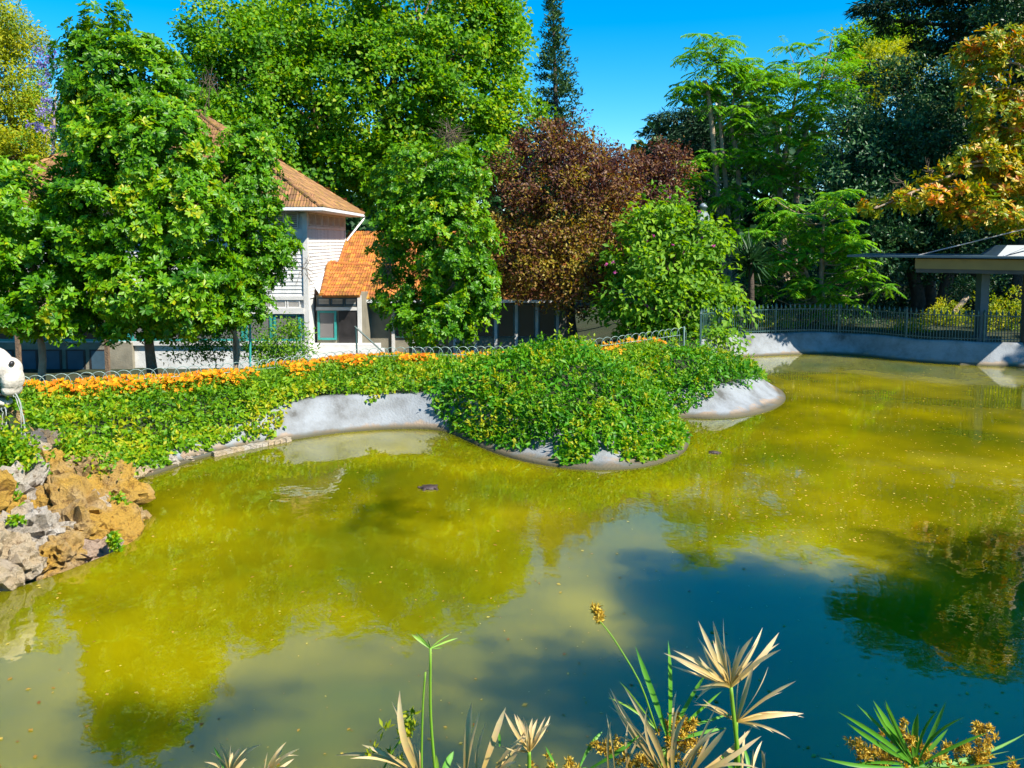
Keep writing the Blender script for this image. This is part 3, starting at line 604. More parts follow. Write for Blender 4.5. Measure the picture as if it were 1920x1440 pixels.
def ridge_tiles(parent, a, b, mat, step=.36, r=.12):
    a, b = np.array(a), np.array(b); L_ = np.linalg.norm(b - a); n = int(L_ / step); d = (b - a) / L_; side = nrm(np.cross(d, [0, 0, 1.0])); up = np.cross(side, d); me = None
    for i in range(n):
        c = a + d * i * step; V = []
        for t, rr in ((0, r * 1.08), (step * 1.12, r * .92)):
            for q in np.linspace(0, math.pi, 6): V.append(c + d * t + side * rr * math.cos(q) + up * (rr * math.sin(q) * .8 + .02))
        V = np.array(V); Fc = [(j, j + 1, 7 + j, 6 + j) for j in range(5)] + [tuple(range(6))]
        if me is None: o = mk('ridge_tile', V, Fc, mat, parent, org=c); me = o.data
        else: inst('ridge_tile', me, parent, Matrix.Translation(Vector(c)))
ridge_tiles(roof, B_, R1, M_TILE_OLD); ridge_tiles(roof, C_, R1, M_TILE_OLD); ridge_tiles(roof, R0, R1, M_TILE_OLD); ridge_tiles(roof, A_, R0, M_TILE_OLD)
mb = MB(); mb.box(HX0 - ov, HX1 + ov + .1, HY0 - ov - .1, HY0 - ov + .02, ez - .14, ez - .02); mb.build('gutter', M_GUTTER, house)
mb = MB(); mb.box(HX1 + ov - .02, HX1 + ov + .1, HY0 - ov + .025, HY1 + ov + .1, ez - .14, ez - .02); mb.build('gutter', M_GUTTER, house)
mb = MB(); mb.box(HX0 - ov + .03, HX1 + ov - .03, HY0 - ov + .03, HY1 + ov - .03, ez - .16, ez - .115); mb.build('soffit', M_WOODWHITE, house)
mb = MB(); mb.tube([(HX1 + ov + .04, HY1 + ov, ez - .1), (HX1 + ov, HY1 + .6, ez - .3), (HX1 + .1, HY1 + .06, ez - 1.3), (HX1 + .1, HY1 + .06, 1.5)], .055, 8); mb.build('downpipe', M_GUTTER, house, True)
# single-storey wing
WX0, WX1, WY0, WY1, WZE, WZR, WYR = HX1, 2.6, 37.0, 45.0, 1.85, 4.75, 41.2
wing = thing('house_wing', 'low wing of the pavilion under bright orange tiles, grey lattice walls', 'house', (WX0, WY0, HZ0))
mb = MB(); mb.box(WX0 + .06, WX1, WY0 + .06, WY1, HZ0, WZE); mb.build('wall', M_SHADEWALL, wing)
wr = build_roof(wing, 'roof', [[(WX0 + .02, WY0 - .8, WZE), (WX1 + .6, WY0 - .8, WZE), (WX1 + .6, WYR, WZR), (WX0 + .02, WYR, WZR)], [(WX1 + .6, WY1 + .8, WZE + .3), (WX0 + .02, WY1 + .8, WZE + .3), (WX0 + .02, WYR, WZR), (WX1 + .6, WYR, WZR)]],
                M_TILE_ORANGE, tile_or, 300, lambda x, y: 645 < x < 790 and y > 430)
ridge_tiles(wr, (WX0 + .1, WYR, WZR), (WX1 + .6, WYR, WZR), M_TILE_ORANGE)
mb = MB(); mb.box(WX0 + .1, WX1 + .6, WY0 - .9, WY0 - .79, WZE - .16, WZE - .03); mb.build('gutter', M_GUTTER, wing)
for k in range(9):
    x0 = WX0 + 2.9 + k * .95
    mb = MB(); mb.box(x0 - .07, x0 + .07, WY0 - .06, WY0 + .06, HZ0, WZE - .02); mb.build('post', M_WOODWHITE, wing)
    if k < 8: window(wing, x0 + .09, x0 + .86, .0, 1.55, 'y', WY0 + .03, M_IRON, M_PANEDARK, .05)
# porch between tower and wing
porch = thing('porch', 'small porch with orange tiled lean-to roof and dark door between tower and wing', 'porch', (HX1, 34.0, HZ0))
pA, pB, pC, pD, pE = at(604, 556, 33.5), at(674, 553, 33.5), at(690, 523, 36.3), at(618, 494, 36.6), at(590, 536, 34.3)
pz = (pA[2] + pB[2]) / 2; pA[2] = pB[2] = pz
nrm_f = np.cross(pB - pA, pD - pA); pC[2] = pA[2] - (nrm_f[0] * (pC[0] - pA[0]) + nrm_f[1] * (pC[1] - pA[1])) / nrm_f[2]
pr = build_roof(porch, 'roof', [[tuple(pA), tuple(pB), tuple(pC), tuple(pD)]], M_TILE_ORANGE, tile_mesh('tile', M_TILE_ORANGE), 250, lambda x, y: True)
ridge_tiles(pr, pC, pD, M_TILE_ORANGE); ridge_tiles(pr, pA, pD, M_TILE_ORANGE)
mb = MB(); mb.add(*slab([tuple(pE - [.02, 0, 0]), tuple(pA - [.03, 0, 0.02]), tuple(pD - [.03, 0, .02])], .05)); mb.build('flashing', M_GUTTER, porch)
px0, px1, pyf = HX1 + .06, -6.55, 34.1
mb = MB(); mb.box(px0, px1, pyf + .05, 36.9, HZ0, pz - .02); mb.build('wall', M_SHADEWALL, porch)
for k in range(3): louver(porch, px0 + .06 + k * .58, px0 + .60 + k * .58, 1.72, 2.05, 'y', pyf + .02, 4, M_LOUVER, M_SHELTER)
mb = MB(); mb.box(px0, px1, pyf - .05, pyf + .045, 1.52, 1.66); mb.build('beam', M_WOODWHITE, porch)
window(porch, px0 + .05, px0 + .85, .25, 1.5, 'y', pyf + .03, M_TEAL, M_PANE)
mb = MB(); mb.box(px0 + .95, px1 - .08, pyf - .02, pyf + .045, .1, 1.5); mb.build('door', M_DOOR, porch)
mb = MB(); mb.box(px1 - .02, px1 + .13, pyf - .06, pyf + .1, HZ0, pz - .03); mb.build('post', M_WOODWHITE, porch)
for k, (z, y) in enumerate(((.12, 33.5), (-.1, 33.15), (-.32, 32.8))):
    mb = MB(); mb.box(HX1 - .3, -5.6 + k * .15, y, pyf + .03 - k * .01, HZ0 - .1, z); mb.build('step', M_WOODWHITE, porch)
rail = thing('stair_railing', 'dark steel railing slanting down beside the porch steps', 'railing', tuple(at(667, 655, 32.3)))
mb = MB(); mb.tube([at(667, 612, 32.3), at(671, 700, 32.3)], .035, 6); mb.build('post', M_IRON, rail)
mb = MB(); mb.tube([at(665, 612, 32.3), at(718, 660, 32.3), at(735, 690, 32.3)], .035, 6); mb.build('handrail', M_IRON, rail)
mb = MB(); mb.tube([at(735, 660, 32.3), at(738, 720, 32.3)], .035, 6); mb.build('post', M_IRON, rail)

# ------------------------------------------------------------------ hoop fence
hoop_fence = thing('hoop_fence', 'low green wire fence with overlapping hoop tops along the flower bed', 'fence', tuple(FP[100] - [0, 0, .72]))
fl = np.concatenate([[0], np.cumsum(np.linalg.norm(np.diff(FP[:, :2], axis=0), axis=1))])
def fpt(t): return np.array([np.interp(t, fl, FP[:, k]) for k in range(3)])
hw_, hh = .19, .74
pts = [(-hw_, 0, 0), (-hw_, 0, hh - .2)] + [(-hw_ * math.cos(q), 0, hh - .2 + .2 * math.sin(q)) for q in np.linspace(.25, math.pi - .25, 9)] + [(hw_, 0, hh - .2), (hw_, 0, 0)]
hv, hf = tube(pts, .0085, 4)
hme = bpy.data.meshes.new('hoop'); hme.from_pydata(hv.tolist(), [], hf); hme.materials.append(M_WIRE)
t = .1; k = 0
while t < fl[-1] - .1:
    c = fpt(t); d = fpt(t + .1) - fpt(t - .1); ang = math.atan2(d[1], d[0])
    inst('hoop', hme, hoop_fence, Matrix.Translation((c[0], c[1] + .012 * (k % 2), c[2] - hh)) @ Matrix.Rotation(ang, 4, 'Z') @ Matrix.Rotation(random.gauss(0, .02), 4, 'X'))
    t += .262; k += 1
for dz in (.24, .58):
    q = FP.copy(); q[:, 2] -= dz; q[:, 1] -= .02
    V, Fc = tube(q[::3], .009, 4); mk('rail', V, Fc, M_WIRE, hoop_fence)
end = fpt(fl[-1] - .05); mb = MB(); mb.tube([end - [0, 0, .9], end + [0, 0, .02]], .03, 6); mb.build('end_post', M_WIRE, hoop_fence)
gp = thing('fence_post', 'slim tall green fence post beside the house shrub', 'post', tuple(at(469, 690, 23.2)))
mb = MB(); mb.tube([at(469, 725, 23.2), at(469, 600, 23.2)], .035, 8); mb.build('shaft', M_TEAL, gp); mb = MB(); mb.tube([at(469, 600, 23.2), at(469, 597, 23.2)], .045, 8); mb.build('cap', M_TEAL, gp)

# ------------------------------------------------------------------ iron railing on the far wall
iron = thing('iron_railing', 'dark spear topped iron railing standing on the far pond wall', 'fence', tuple(at(1560, 630, 32.0)))
sel = [i for i in range(NS) if ol[i, 1] > 24.5 and ol[i, 0] > 7.0 and ol[i, 0] < 27]
line = np.array([(OX[i] + ON[i, 0] * (ol[i, 3] + .14), OY[i] + ON[i, 1] * (ol[i, 3] + .14), ol[i, 2]) for i in sel])
line = line[np.argsort(line[:, 0])]; line = line[(line[:, 1] > 28.5 - .3 * np.maximum(line[:, 0] - 16, 0)) & (line[:, 0] / line[:, 1] > .236)]
il = np.concatenate([[0], np.cumsum(np.linalg.norm(np.diff(line[:, :2], axis=0), axis=1))])
def ipt(t): return np.array([np.interp(t, il, line[:, k]) for k in range(3)])
def bar_mesh(name, spear):
    b = MB(); b.box(-.011, .011, -.011, .011, 0, 1.0)
    if spear:
        b.add([(-.02, -.02, 1.0), (.02, -.02, 1.0), (.02, .02, 1.0), (-.02, .02, 1.0), (-.034, -.034, 1.05), (.034, -.034, 1.05), (.034, .034, 1.05), (-.034, .034, 1.05), (0, 0, 1.2)],
              [(3, 2, 1, 0), (0, 1, 5, 4), (1, 2, 6, 5), (2, 3, 7, 6), (3, 0, 4, 7), (4, 5, 8), (5, 6, 8), (6, 7, 8), (7, 4, 8)])
    else: b.V[0][:, 2] *= .97
    me = bpy.data.meshes.new(name); me.from_pydata(np.concatenate(b.V).tolist(), [], b.F); me.materials.append(M_IRON); return me
bm0, bm1 = bar_mesh('bar', False), bar_mesh('spear_bar', True)
t, k = .05, 0
while t < il[-1] and k < 290:
    c = ipt(t); inst('spear_bar' if k % 2 else 'bar', bm1 if k % 2 else bm0, iron, Matrix.Translation((c[0], c[1], c[2] - .02)) @ Matrix.Rotation(random.gauss(0, .008), 4, 'Y')); t += .102; k += 1
for dz in (.10, .95):
    q = line.copy(); q[:, 2] += dz; b = MB(); n = len(q)
    V = np.concatenate([q + [0, -.016, -.016], q + [0, .016, -.016], q + [0, .016, .016], q + [0, -.016, .016]])
    mk('rail', V, [(a * n + i, a * n + i + 1, ((a + 1) % 4) * n + i + 1, ((a + 1) % 4) * n + i) for a in range(4) for i in range(n - 1)], M_IRON, iron)
for t in np.arange(.02, il[-1], 2.6):
    c = ipt(t); b = MB(); b.box(c[0] - .03, c[0] + .03, c[1] - .03, c[1] + .03, c[2] - .03, c[2] + 1.1); b.add([(c[0] - .045, c[1] - .045, c[2] + 1.1), (c[0] + .045, c[1] - .045, c[2] + 1.1), (c[0] + .045, c[1] + .045, c[2] + 1.1), (c[0] - .045, c[1] + .045, c[2] + 1.1), (c[0], c[1], c[2] + 1.2)], [(3, 2, 1, 0), (0, 1, 4), (1, 2, 4), (2, 3, 4), (3, 0, 4)]); b.build('post', M_IRON, iron)

# ------------------------------------------------------------------ shelter at the right, lamp
shel = thing('open_shelter', 'flat roofed open shelter with beige fascia and slim blue grey column over the pond wall', 'shelter', tuple(at(1838, 640, 29.4)))
a, b = at(1588, 478, 30.5), at(2050, 494, 26.5); zr = (a[2] + b[2]) / 2 + .1; a[2] = b[2] = zr
dv = nrm(np.array([(b - a)[0], (b - a)[1], 0])); bk = np.array([-dv[1], dv[0], 0]) * 5.0
V, Fc = slab([tuple(a), tuple(b), tuple(b + bk), tuple(a + bk)], .07); mk('roof_slab', V, Fc, M_SHELTER, shel)
def beam(p0, p1, h0, h1, w, nm, mat):
    d = nrm(p1 - p0); s = np.array([-d[1], d[0], 0]) * w
    V = [p0 + [0, 0, h0], p1 + [0, 0, h0], p1 + s + [0, 0, h0], p0 + s + [0, 0, h0], p0 + [0, 0, h1], p1 + [0, 0, h1], p1 + s + [0, 0, h1], p0 + s + [0, 0, h1]]
    return mk(nm, V, [(0, 3, 2, 1), (4, 5, 6, 7), (0, 1, 5, 4), (1, 2, 6, 5), (2, 3, 7, 6), (3, 0, 4, 7)], mat, shel)
s0 = a + dv * 2.3 + bk * .06
beam(s0, b + bk * .06, -.48, -.115, 3.6, 'fascia_box', M_BEIGE)
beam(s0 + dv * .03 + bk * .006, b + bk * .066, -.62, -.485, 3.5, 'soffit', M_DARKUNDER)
c = at(1838, 640, 29.6)
mb = MB(); mb.box(c[0] - .15, c[0] + .15, c[1] - .15, c[1] + .2, .7, zr - .6); mb.build('column', M_SHELTER, shel)
mb = MB(); mb.box(c[0] - .24, c[0] + .24, c[1] - .2, c[1] + .25, .7, .95); mb.build('column_base', M_SHELTER, shel)
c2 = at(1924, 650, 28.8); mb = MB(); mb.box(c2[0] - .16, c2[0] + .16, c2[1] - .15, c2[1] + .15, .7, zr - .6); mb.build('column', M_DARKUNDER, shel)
mast = at(2120, 380, 28.5); mb = MB(); mb.tube([(mast[0], mast[1], .6), mast], [.1, .06], 8); mb.build('mast', M_SHELTER, shel)
for q in ((1722, 479, 30.0), (1882, 483, 28.6)):
    p = at(*q); p[2] = zr; V, Fc = tube([p, mast], .022, 5); mk('stay_cable', V, Fc, M_CABLE, shel)
h0 = at(1895, 490, 28.6); h0[2] = zr
V = [h0 + v for v in np.array([(-.5, 0, -.02), (1.6, 0, -.02), (1.6, 1.2, -.02), (-.5, 1.2, -.02), (.0, .25, .38), (1.5, .25, .38), (1.5, 1, .38), (0, 1, .38)])]
mk('roof_hood', V, [(0, 3, 2, 1), (4, 5, 6, 7), (0, 1, 5, 4), (1, 2, 6, 5), (2, 3, 7, 6), (3, 0, 4, 7)], M_SHELTER, shel)

lp = at(1318, 402, 33.6); lg = ground_xy(lp[0], lp[1])
lamp = thing('street_lamp', 'grey metal park lantern rising above the flowering shrub', 'lamp', tuple(lg))
def lathe(c, prof, k=10):
    V = [(c[0] + r * math.cos(2 * math.pi * j / k), c[1] + r * math.sin(2 * math.pi * j / k), c[2] + z) for r, z in prof for j in range(k)]
    n = len(prof); return V, [(i * k + j, i * k + (j + 1) % k, (i + 1) * k + (j + 1) % k, (i + 1) * k + j) for i in range(n - 1) for j in range(k)] + [tuple(range(k - 1, -1, -1)), tuple((n - 1) * k + j for j in range(k))]
zt_ = lp[2]
V, Fc = lathe((lp[0], lp[1], 0), [(.11, lg[2] - .1), (.11, lg[2] + .5), (.06, lg[2] + .6), (.05, zt_ - 1.2), (.09, zt_ - 1.1), (.05, zt_ - 1.05)], 10); mk('post', V, Fc, M_IRON, lamp, None, True)
V, Fc = lathe((lp[0], lp[1], zt_), [(.13, -1.05), (.27, -.26)], 6); mk('lantern_glass', V, Fc, M_LAMPGLASS, lamp)
V, Fc = lathe((lp[0], lp[1], zt_), [(.38, -.28), (.38, -.24), (.17, .10), (.17, .13)], 6); cap = mk('cap', V, Fc, M_LAMP, lamp)
V, Fc = lathe((lp[0], lp[1], zt_), [(.13, .12), (.14, .28), (.20, .30), (.12, .40), (.04, .46)], 10); mk('finial', V, Fc, M_LAMP, cap, None, True)

# ------------------------------------------------------------------ trees and shrubs
def gp_(px, d): return ground_at(px, d)
PT = dict(style='rosette', var=.30, tb=.40, inner=.12)
tree('broadleaf_tree', 'bushy glossy green tree on a slim pale trunk beside the stone animal head', 'tree', gp_(65, 21.5), [lobe(55, 430, 105, 105, 21.5), lobe(15, 545, 105, 75, 21), lobe(110, 565, 62, 48, 20.8), lobe(-20, 390, 90, 85, 22), lobe(-60, 480, 90, 100, 21.5), lobe(60, 590, 70, 36, 21), lobe(150, 500, 50, 60, 22)], 'pitto', 430, 11, .36, .155, .078, .11, M_BARK_PALE, 1, trunk_top=at(62, 480, 21.5), **PT)
t2 = tree('broadleaf_tree', 'tallest glossy green tree with stout trunk standing in front of the house', 'tree', gp_(285, 22.5), [lobe(195, 75, 44, 55, 22.5), lobe(240, 160, 88, 80, 22.5), lobe(190, 255, 60, 80, 22), lobe(275, 285, 101, 92, 22), lobe(345, 400, 84, 80, 21.6), lobe(225, 420, 109, 88, 21.8), lobe(295, 540, 97, 57, 21.4), lobe(170, 500, 59, 67, 22.5), lobe(318, 185, 36, 60, 23), lobe(385, 520, 50, 50, 22), lobe(150, 190, 25, 42, 22.5), lobe(240, 600, 59, 29, 21.6), lobe(340, 590, 67, 34, 21.8)], 'pitto', 1020, 11, .36, .155, .078, .145, M_BARK, 2, trunk_top=at(250, 250, 22.5), **PT)
bare_twigs(np.random.RandomState(5), t2, at(393, 160, 22.8), np.array([.35, .3, .8]), 16, .012, .3)
t3 = tree('broadleaf_tree', 'slender dark green tree with twin thin trunks near the house corner', 'tree', gp_(425, 23.5), [lobe(468, 285, 40, 44, 23.5), lobe(453, 370, 58, 68, 23.5), lobe(483, 460, 46, 68, 23.3), lobe(433, 520, 50, 48, 23.2), lobe(533, 470, 18, 24, 23.2), lobe(458, 570, 36, 36, 23), lobe(398, 590, 40, 29, 23.2)], 'pitto', 430, 10, .34, .14, .066, .075, M_BARK_PALE, 3, trunk_top=at(440, 480, 23.5), style='rosette', var=.30, tb=.32, inner=.12)
b = ground_at(441, 23.6); mb = MB(); mb.tube(curve([b - [0, 0, .2], at(440, 640, 23.6), at(446, 560, 23.6), at(465, 440, 23.6)], 8), np.linspace(.07, .035, 8), 6); mb.build('second_trunk', M_BARK_PALE, t3, True)
bare_twigs(np.random.RandomState(6), t3, at(475, 250, 23.5), np.array([.6, .4, .4]), 14, .010)
bare_twigs(np.random.RandomState(16), t3, at(568, 505, 23.2), np.array([.45, .3, .6]), 12, .009)
t4 = tree('broadleaf_tree', 'rounded glossy green tree with twin golden trunks before the orange roof', 'tree', gp_(818, 27), [lobe(790, 340, 70, 55, 27.3), lobe(850, 350, 60, 60, 27), lobe(765, 400, 52, 58, 27), lobe(840, 440, 75, 80, 26.8), lobe(860, 530, 55, 60, 26.6), lobe(830, 600, 75, 42, 26.5), lobe(742, 550, 34, 44, 27), lobe(735, 470, 30, 44, 27.4), lobe(900, 550, 30, 45, 26.8)], 'pitto', 620, 10, .36, .15, .075, .10, M_BARK_PALE, 4, trunk_top=at(812, 430, 27), **PT)
b = ground_at(836, 27); mb = MB(); mb.tube(curve([b - [0, 0, .2], at(838, 640, 27), at(842, 580, 27), at(858, 480, 27)], 8), np.linspace(.085, .04, 8), 6); mb.build('second_trunk', M_BARK_PALE, t4, True)
bare_twigs(np.random.RandomState(8), t4, at(845, 255, 27), np.array([.75, .5, .8]), 34, .012)
bare_twigs(np.random.RandomState(9), t4, at(728, 500, 26.4), np.array([.4, .3, .6]), 24, .012, .4)
mb = MB(); mb.tube(curve([at(848, 340, 27), at(843, 290, 27), at(836, 230, 27)], 6), np.linspace(.035, .012, 6), 5); mb.build('dead_leader', M_BARK_PALE, t4, True)

plane_l = [lobe(620, 70, 120, 110, 56), lobe(790, 40, 130, 100, 57), lobe(885, 110, 85, 105, 56), lobe(700, 180, 130, 110, 54), lobe(570, 215, 85, 100, 53), lobe(840, 235, 100, 90, 54), lobe(935, 95, 42, 75, 57), lobe(640, 320, 85, 60, 53), lobe(950, 220, 52, 50, 55), lobe(945, 45, 32, 38, 58), lobe(530, 90, 60, 80, 56), lobe(780, 320, 100, 70, 54), lobe(900, 310, 60, 50, 53)]
pt = tree('plane_tree', 'huge bright green plane tree towering behind the wooden house', 'tree', gp_(745, 56), plane_l, 'plane', 1350, 56, .98, .30, .25, .55, M_BARK, 11, trunk_top=at(745, 90, 56), nb=5, var=.36, inner=.08, low=-.6)
tree('plane_tree', 'green plane tree rising behind the tallest glossy tree', 'tree', gp_(420, 50), [lobe(412, 62, 52, 75, 50), lobe(450, 150, 80, 100, 50), lobe(395, 165, 45, 70, 50), lobe(495, 95, 60, 75, 51), lobe(480, 270, 70, 70, 50), lobe(400, 260, 80, 80, 49)], 'plane', 460, 50, .85, .26, .21, .4, M_BARK, 12, nb=4, var=.32, tb=.48)
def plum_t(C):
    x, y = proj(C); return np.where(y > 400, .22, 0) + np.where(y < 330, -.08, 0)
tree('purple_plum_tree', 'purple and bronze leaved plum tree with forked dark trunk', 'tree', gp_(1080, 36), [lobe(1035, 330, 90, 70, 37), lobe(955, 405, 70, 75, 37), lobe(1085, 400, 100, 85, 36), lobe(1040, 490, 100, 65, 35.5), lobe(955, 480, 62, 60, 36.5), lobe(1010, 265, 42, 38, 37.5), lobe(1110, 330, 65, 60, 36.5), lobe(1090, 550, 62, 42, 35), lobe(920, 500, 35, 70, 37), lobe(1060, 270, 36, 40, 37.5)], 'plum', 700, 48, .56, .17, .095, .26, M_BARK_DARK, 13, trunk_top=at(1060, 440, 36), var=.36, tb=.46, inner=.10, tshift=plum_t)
tree('purple_plum_tree', 'smaller red purple plum tree half behind the flowering shrub', 'tree', gp_(1205, 41), [lobe(1190, 335, 70, 42, 41), lobe(1240, 310, 48, 34, 41), lobe(1160, 400, 70, 55, 40.5), lobe(1130, 310, 40, 34, 41.5), lobe(1230, 370, 50, 40, 40)], 'plum', 330, 50, .62, .17, .095, .2, M_BARK_DARK, 14, var=.28, tb=.33, inner=.15)
sh = tree('flowering_shrub', 'large lime green shrub with drooping leaves and scattered pink flowers', 'shrub', gp_(1250, 33.2), [lobe(1225, 435, 50, 42, 33), lobe(1300, 455, 48, 45, 32.8), lobe(1180, 495, 48, 40, 32.6), lobe(1250, 500, 60, 45, 32), lobe(1330, 520, 44, 50, 32.6), lobe(1200, 560, 60, 40, 32.2), lobe(1280, 575, 60, 40, 31.8), lobe(1355, 585, 42, 32, 32), lobe(1155, 590, 34, 30, 32.4), lobe(1245, 382, 28, 28, 33), lobe(1340, 440, 26, 34, 33.2), lobe(1300, 620, 90, 26, 31.8), lobe(1215, 620, 50, 26, 32)], 'shrub', 400, 26, .55, .27, .15, .10, M_BARK, 15, droop=.45, var=.36, inner=.12)
r = np.random.RandomState(21); C, O = clumps(r, [lobe(1240, 440, 84, 70, 32.6), lobe(1290, 500, 84, 80, 32.2), lobe(1195, 520, 84, 70, 32.2)], 34, .05, 0); C = C[O[:, 1] < .1][:20]
for i, c in enumerate(C):
    k = 9; A = rdir(r, k); leaf_mesh('flower', np.repeat(c[None], k, 0), A, rdir(r, k), .10, .06, r.rand(k), LM['pink'], sh)

def pinnate(r, tips, nf, Lf, npair, ll, lw, tb=.5):
    P, A, Nn, ti = [], [], [], []
    for c, rad in tips:
        az0 = r.rand() * 6.28
        for j in range(nf):
            az = az0 + j * 6.283 / nf + r.normal(0, .2); el = r.normal(.15, .3); d = np.array([math.cos(az) * math.cos(el), math.sin(az) * math.cos(el), math.sin(el)]); L_ = Lf * (.7 + .5 * r.rand())
            s = np.array([-math.sin(az), math.cos(az), 0.0]); tt = r.normal(tb, .16)
            for q in range(npair):
                u = .2 + .8 * (q + .5) / npair; p = c + d * L_ * u + np.array([0, 0, -.42 * L_ * u * u]); fwd = nrm(d + np.array([0, 0, -.84 * u]))
                for sg in (-1, 1):
                    P.append(p); A.append(s * sg * .9 + fwd * .45 + np.array([0, 0, -.35])); Nn.append(np.array([0, 0, 1.0]) + r.normal(0, .25, 3)); ti.append(tt + r.normal(0, .12))
    n = len(P); return np.array(P), np.array(A), np.array(Nn), ll * (.75 + .5 * r.rand(n)), lw * (.8 + .4 * r.rand(n)), np.array(ti)
def ailanthus(label, stems, tips_lobes, ntip, seed, d, nf=10, Lf=.95, sc_=1.0):
    r = np.random.RandomState(seed); base = ground_at(stems[0][0][0], d); root = thing('tree_of_heaven', label, 'tree', tuple(base), 'slender pinnate trees')
    ends = []
    for st in stems:
        w = [at(x, y, d + dz) for x, y, dz in st]; w[0] = ground_at(st[0][0], d + st[0][2]) - [0, 0, .2]
        p = curve(w, 14); mb = MB(); mb.tube(p, np.linspace(.17, .05, 14) * sc_, 6); mb.build('trunk', M_BARK_PALE, root, True); ends.append(p)
    C, O = clumps(r, tips_lobes, ntip, .1, .3, -.9); allp = np.concatenate([e[5:] for e in ends]); mb = MB()
    for c in C:
        q = allp[np.argmin(np.linalg.norm(allp - c, axis=1) + 1.5 * np.maximum(0, allp[:, 2] - c[2] + .3))]
        mb.tube(curve([q, q * .5 + c * .5 + [0, 0, -.15 * np.linalg.norm(c - q)], c], 5), [.035, .03, .025, .02, .012], 4)
    mb.build('branches', M_BARK_PALE, root)
    P, A, Nn, l_, w_, ti = pinnate(r, [(c, 0) for c in C], nf, Lf, 8, .25 * sc_, .082 * sc_); leaf_mesh('crown', P, A, Nn, l_, w_, ti, LM['ail'], root, fold=.1)
    return root
ailanthus('tall feathery leaved tree with thin forked pale stems against the sky', [[(1367, 640, 0), (1365, 400, 0), (1352, 250, 0), (1345, 120, 0)], [(1372, 640, .3), (1385, 330, .3), (1372, 240, .3), (1378, 160, .3)], [(1362, 600, 0), (1330, 190, -.4), (1312, 160, -.4)]],
          [lobe(1340, 110, 58, 45, 53.2), lobe(1305, 170, 36, 36, 53.2), lobe(1385, 175, 55, 60, 53.2), lobe(1420, 140, 45, 45, 53.9), lobe(1400, 260, 60, 50, 53.2), lobe(1340, 330, 60, 50, 52.5), lobe(1360, 410, 60, 50, 51.9)], 92, 31, 53.2, 10, 1.2, 1.33)
ailanthus('feathery leaved tree with reddish pale stems beside the grey green trees', [[(1470, 640, 0), (1462, 360, 0), (1470, 300, 0), (1500, 130, 0)], [(1490, 640, .4), (1495, 320, .4), (1510, 250, .4), (1550, 110, .4)], [(1478, 640, .2), (1460, 330, .2), (1455, 230, .2)]],
          [lobe(1530, 120, 60, 60, 54.5), lobe(1575, 130, 42, 55, 54.5), lobe(1480, 200, 75, 60, 53.9), lobe(1560, 215, 55, 60, 54.5), lobe(1470, 300, 80, 50, 53.2), lobe(1540, 300, 55, 45, 53.9), lobe(1480, 400, 50, 40, 52.5)], 100, 32, 53.8, 10, 1.2, 1.33)
ailanthus('low feathery leaved sapling reaching over the iron railing', [[(1545, 640, 0), (1540, 520, 0), (1545, 400, 0)], [(1552, 640, 0), (1500, 480, 0)]],
          [lobe(1545, 390, 55, 40, 36), lobe(1490, 450, 60, 50, 36), lobe(1575, 470, 45, 50, 36), lobe(1630, 530, 30, 20, 35.5), lobe(1440, 420, 45, 50, 37), lobe(1460, 520, 45, 50, 35.5), lobe(1560, 550, 60, 40, 35.5)], 80, 33, 36, 9, .8)

# conifer
r = np.random.RandomState(41); d = 76.0; top = at(1036, -14, d); cb = ground_at(1052, d); root = thing('conifer', 'tall narrow dark conifer rising behind the plane tree', 'tree', tuple(cb))
mb = MB(); mb.tube([cb - [0, 0, .3], cb * .5 + top * .5, top], [.45, .28, .05], 8); mb.build('trunk', M_BARK_DARK, root, True)
P, A, Nn, ti = [], [], [], []
H_ = top[2] - cb[2]
for z in np.arange(.0, H_ * .78, .62):
    ax = top + (cb - top) * (z / H_); Rr = (.4 + z * .19) * (1 + .12 * math.sin(z * 2.1)); nb_b = 9
    for j in range(nb_b):
        az = r.rand() * 6.28; Lb = Rr * (.75 + .4 * r.rand()); dd = np.array([math.cos(az), math.sin(az), 0])
        for u in np.linspace(.2, 1, max(4, int(Lb * 4.5))):
            p = ax + dd * Lb * u + np.array([0, 0, -.10 * Lb * u + .18 * Lb * u * u]) + r.normal(0, .08, 3)
            for _ in range(5): P.append(p + r.normal(0, .12, 3)); A.append(dd * .5 + np.array([0, 0, .45]) + r.normal(0, .45, 3)); Nn.append(r.normal(0, 1, 3) + [0, 0, .6]); ti.append(.45 + .3 * u + r.normal(0, .2))
P = np.array(P); leaf_mesh('crown', P, np.array(A), np.array(Nn), .42, .13, np.array(ti), LM['conifer'], root)

def cedar(label, base, plates, seed, n, per, leaf='cedar', r0=.4, d=60, top=None):
    r = np.random.RandomState(seed); root = thing('cedar_tree', label, 'tree', tuple(base)); limbs(r, base, plates, r0, top, 3).build('trunk', M_BARK_DARK, root, True)
    C, O = clumps(r, plates, n, .1, .3, -.2); P, To, idx, off = spread(r, C, O, per, .62, .35); m = len(P)
    A = nrm(off * np.array([1, 1, .3]) + rdir(r, m) * .5 + To * [.8, .8, .1] + np.array([0, 0, -.25])); leaf_mesh('crown', P, A, nrm(rdir(r, m) * .7 + [0, 0, 1]), .42 * (.7 + .6 * r.rand(m)), .10, .45 + r.normal(0, .25, m), LM[leaf], root)
cedar('cedar with flat layered dark boughs behind the purple plum', gp_(1330, 64), [lobe(1290, 222, 58, 12, 62), lobe(1345, 250, 80, 16, 62), lobe(1245, 248, 36, 8, 62), lobe(1350, 212, 46, 12, 63), lobe(1310, 282, 90, 24, 61), lobe(1240, 290, 40, 14, 62), lobe(1370, 320, 80, 30, 62)], 51, 420, 34)
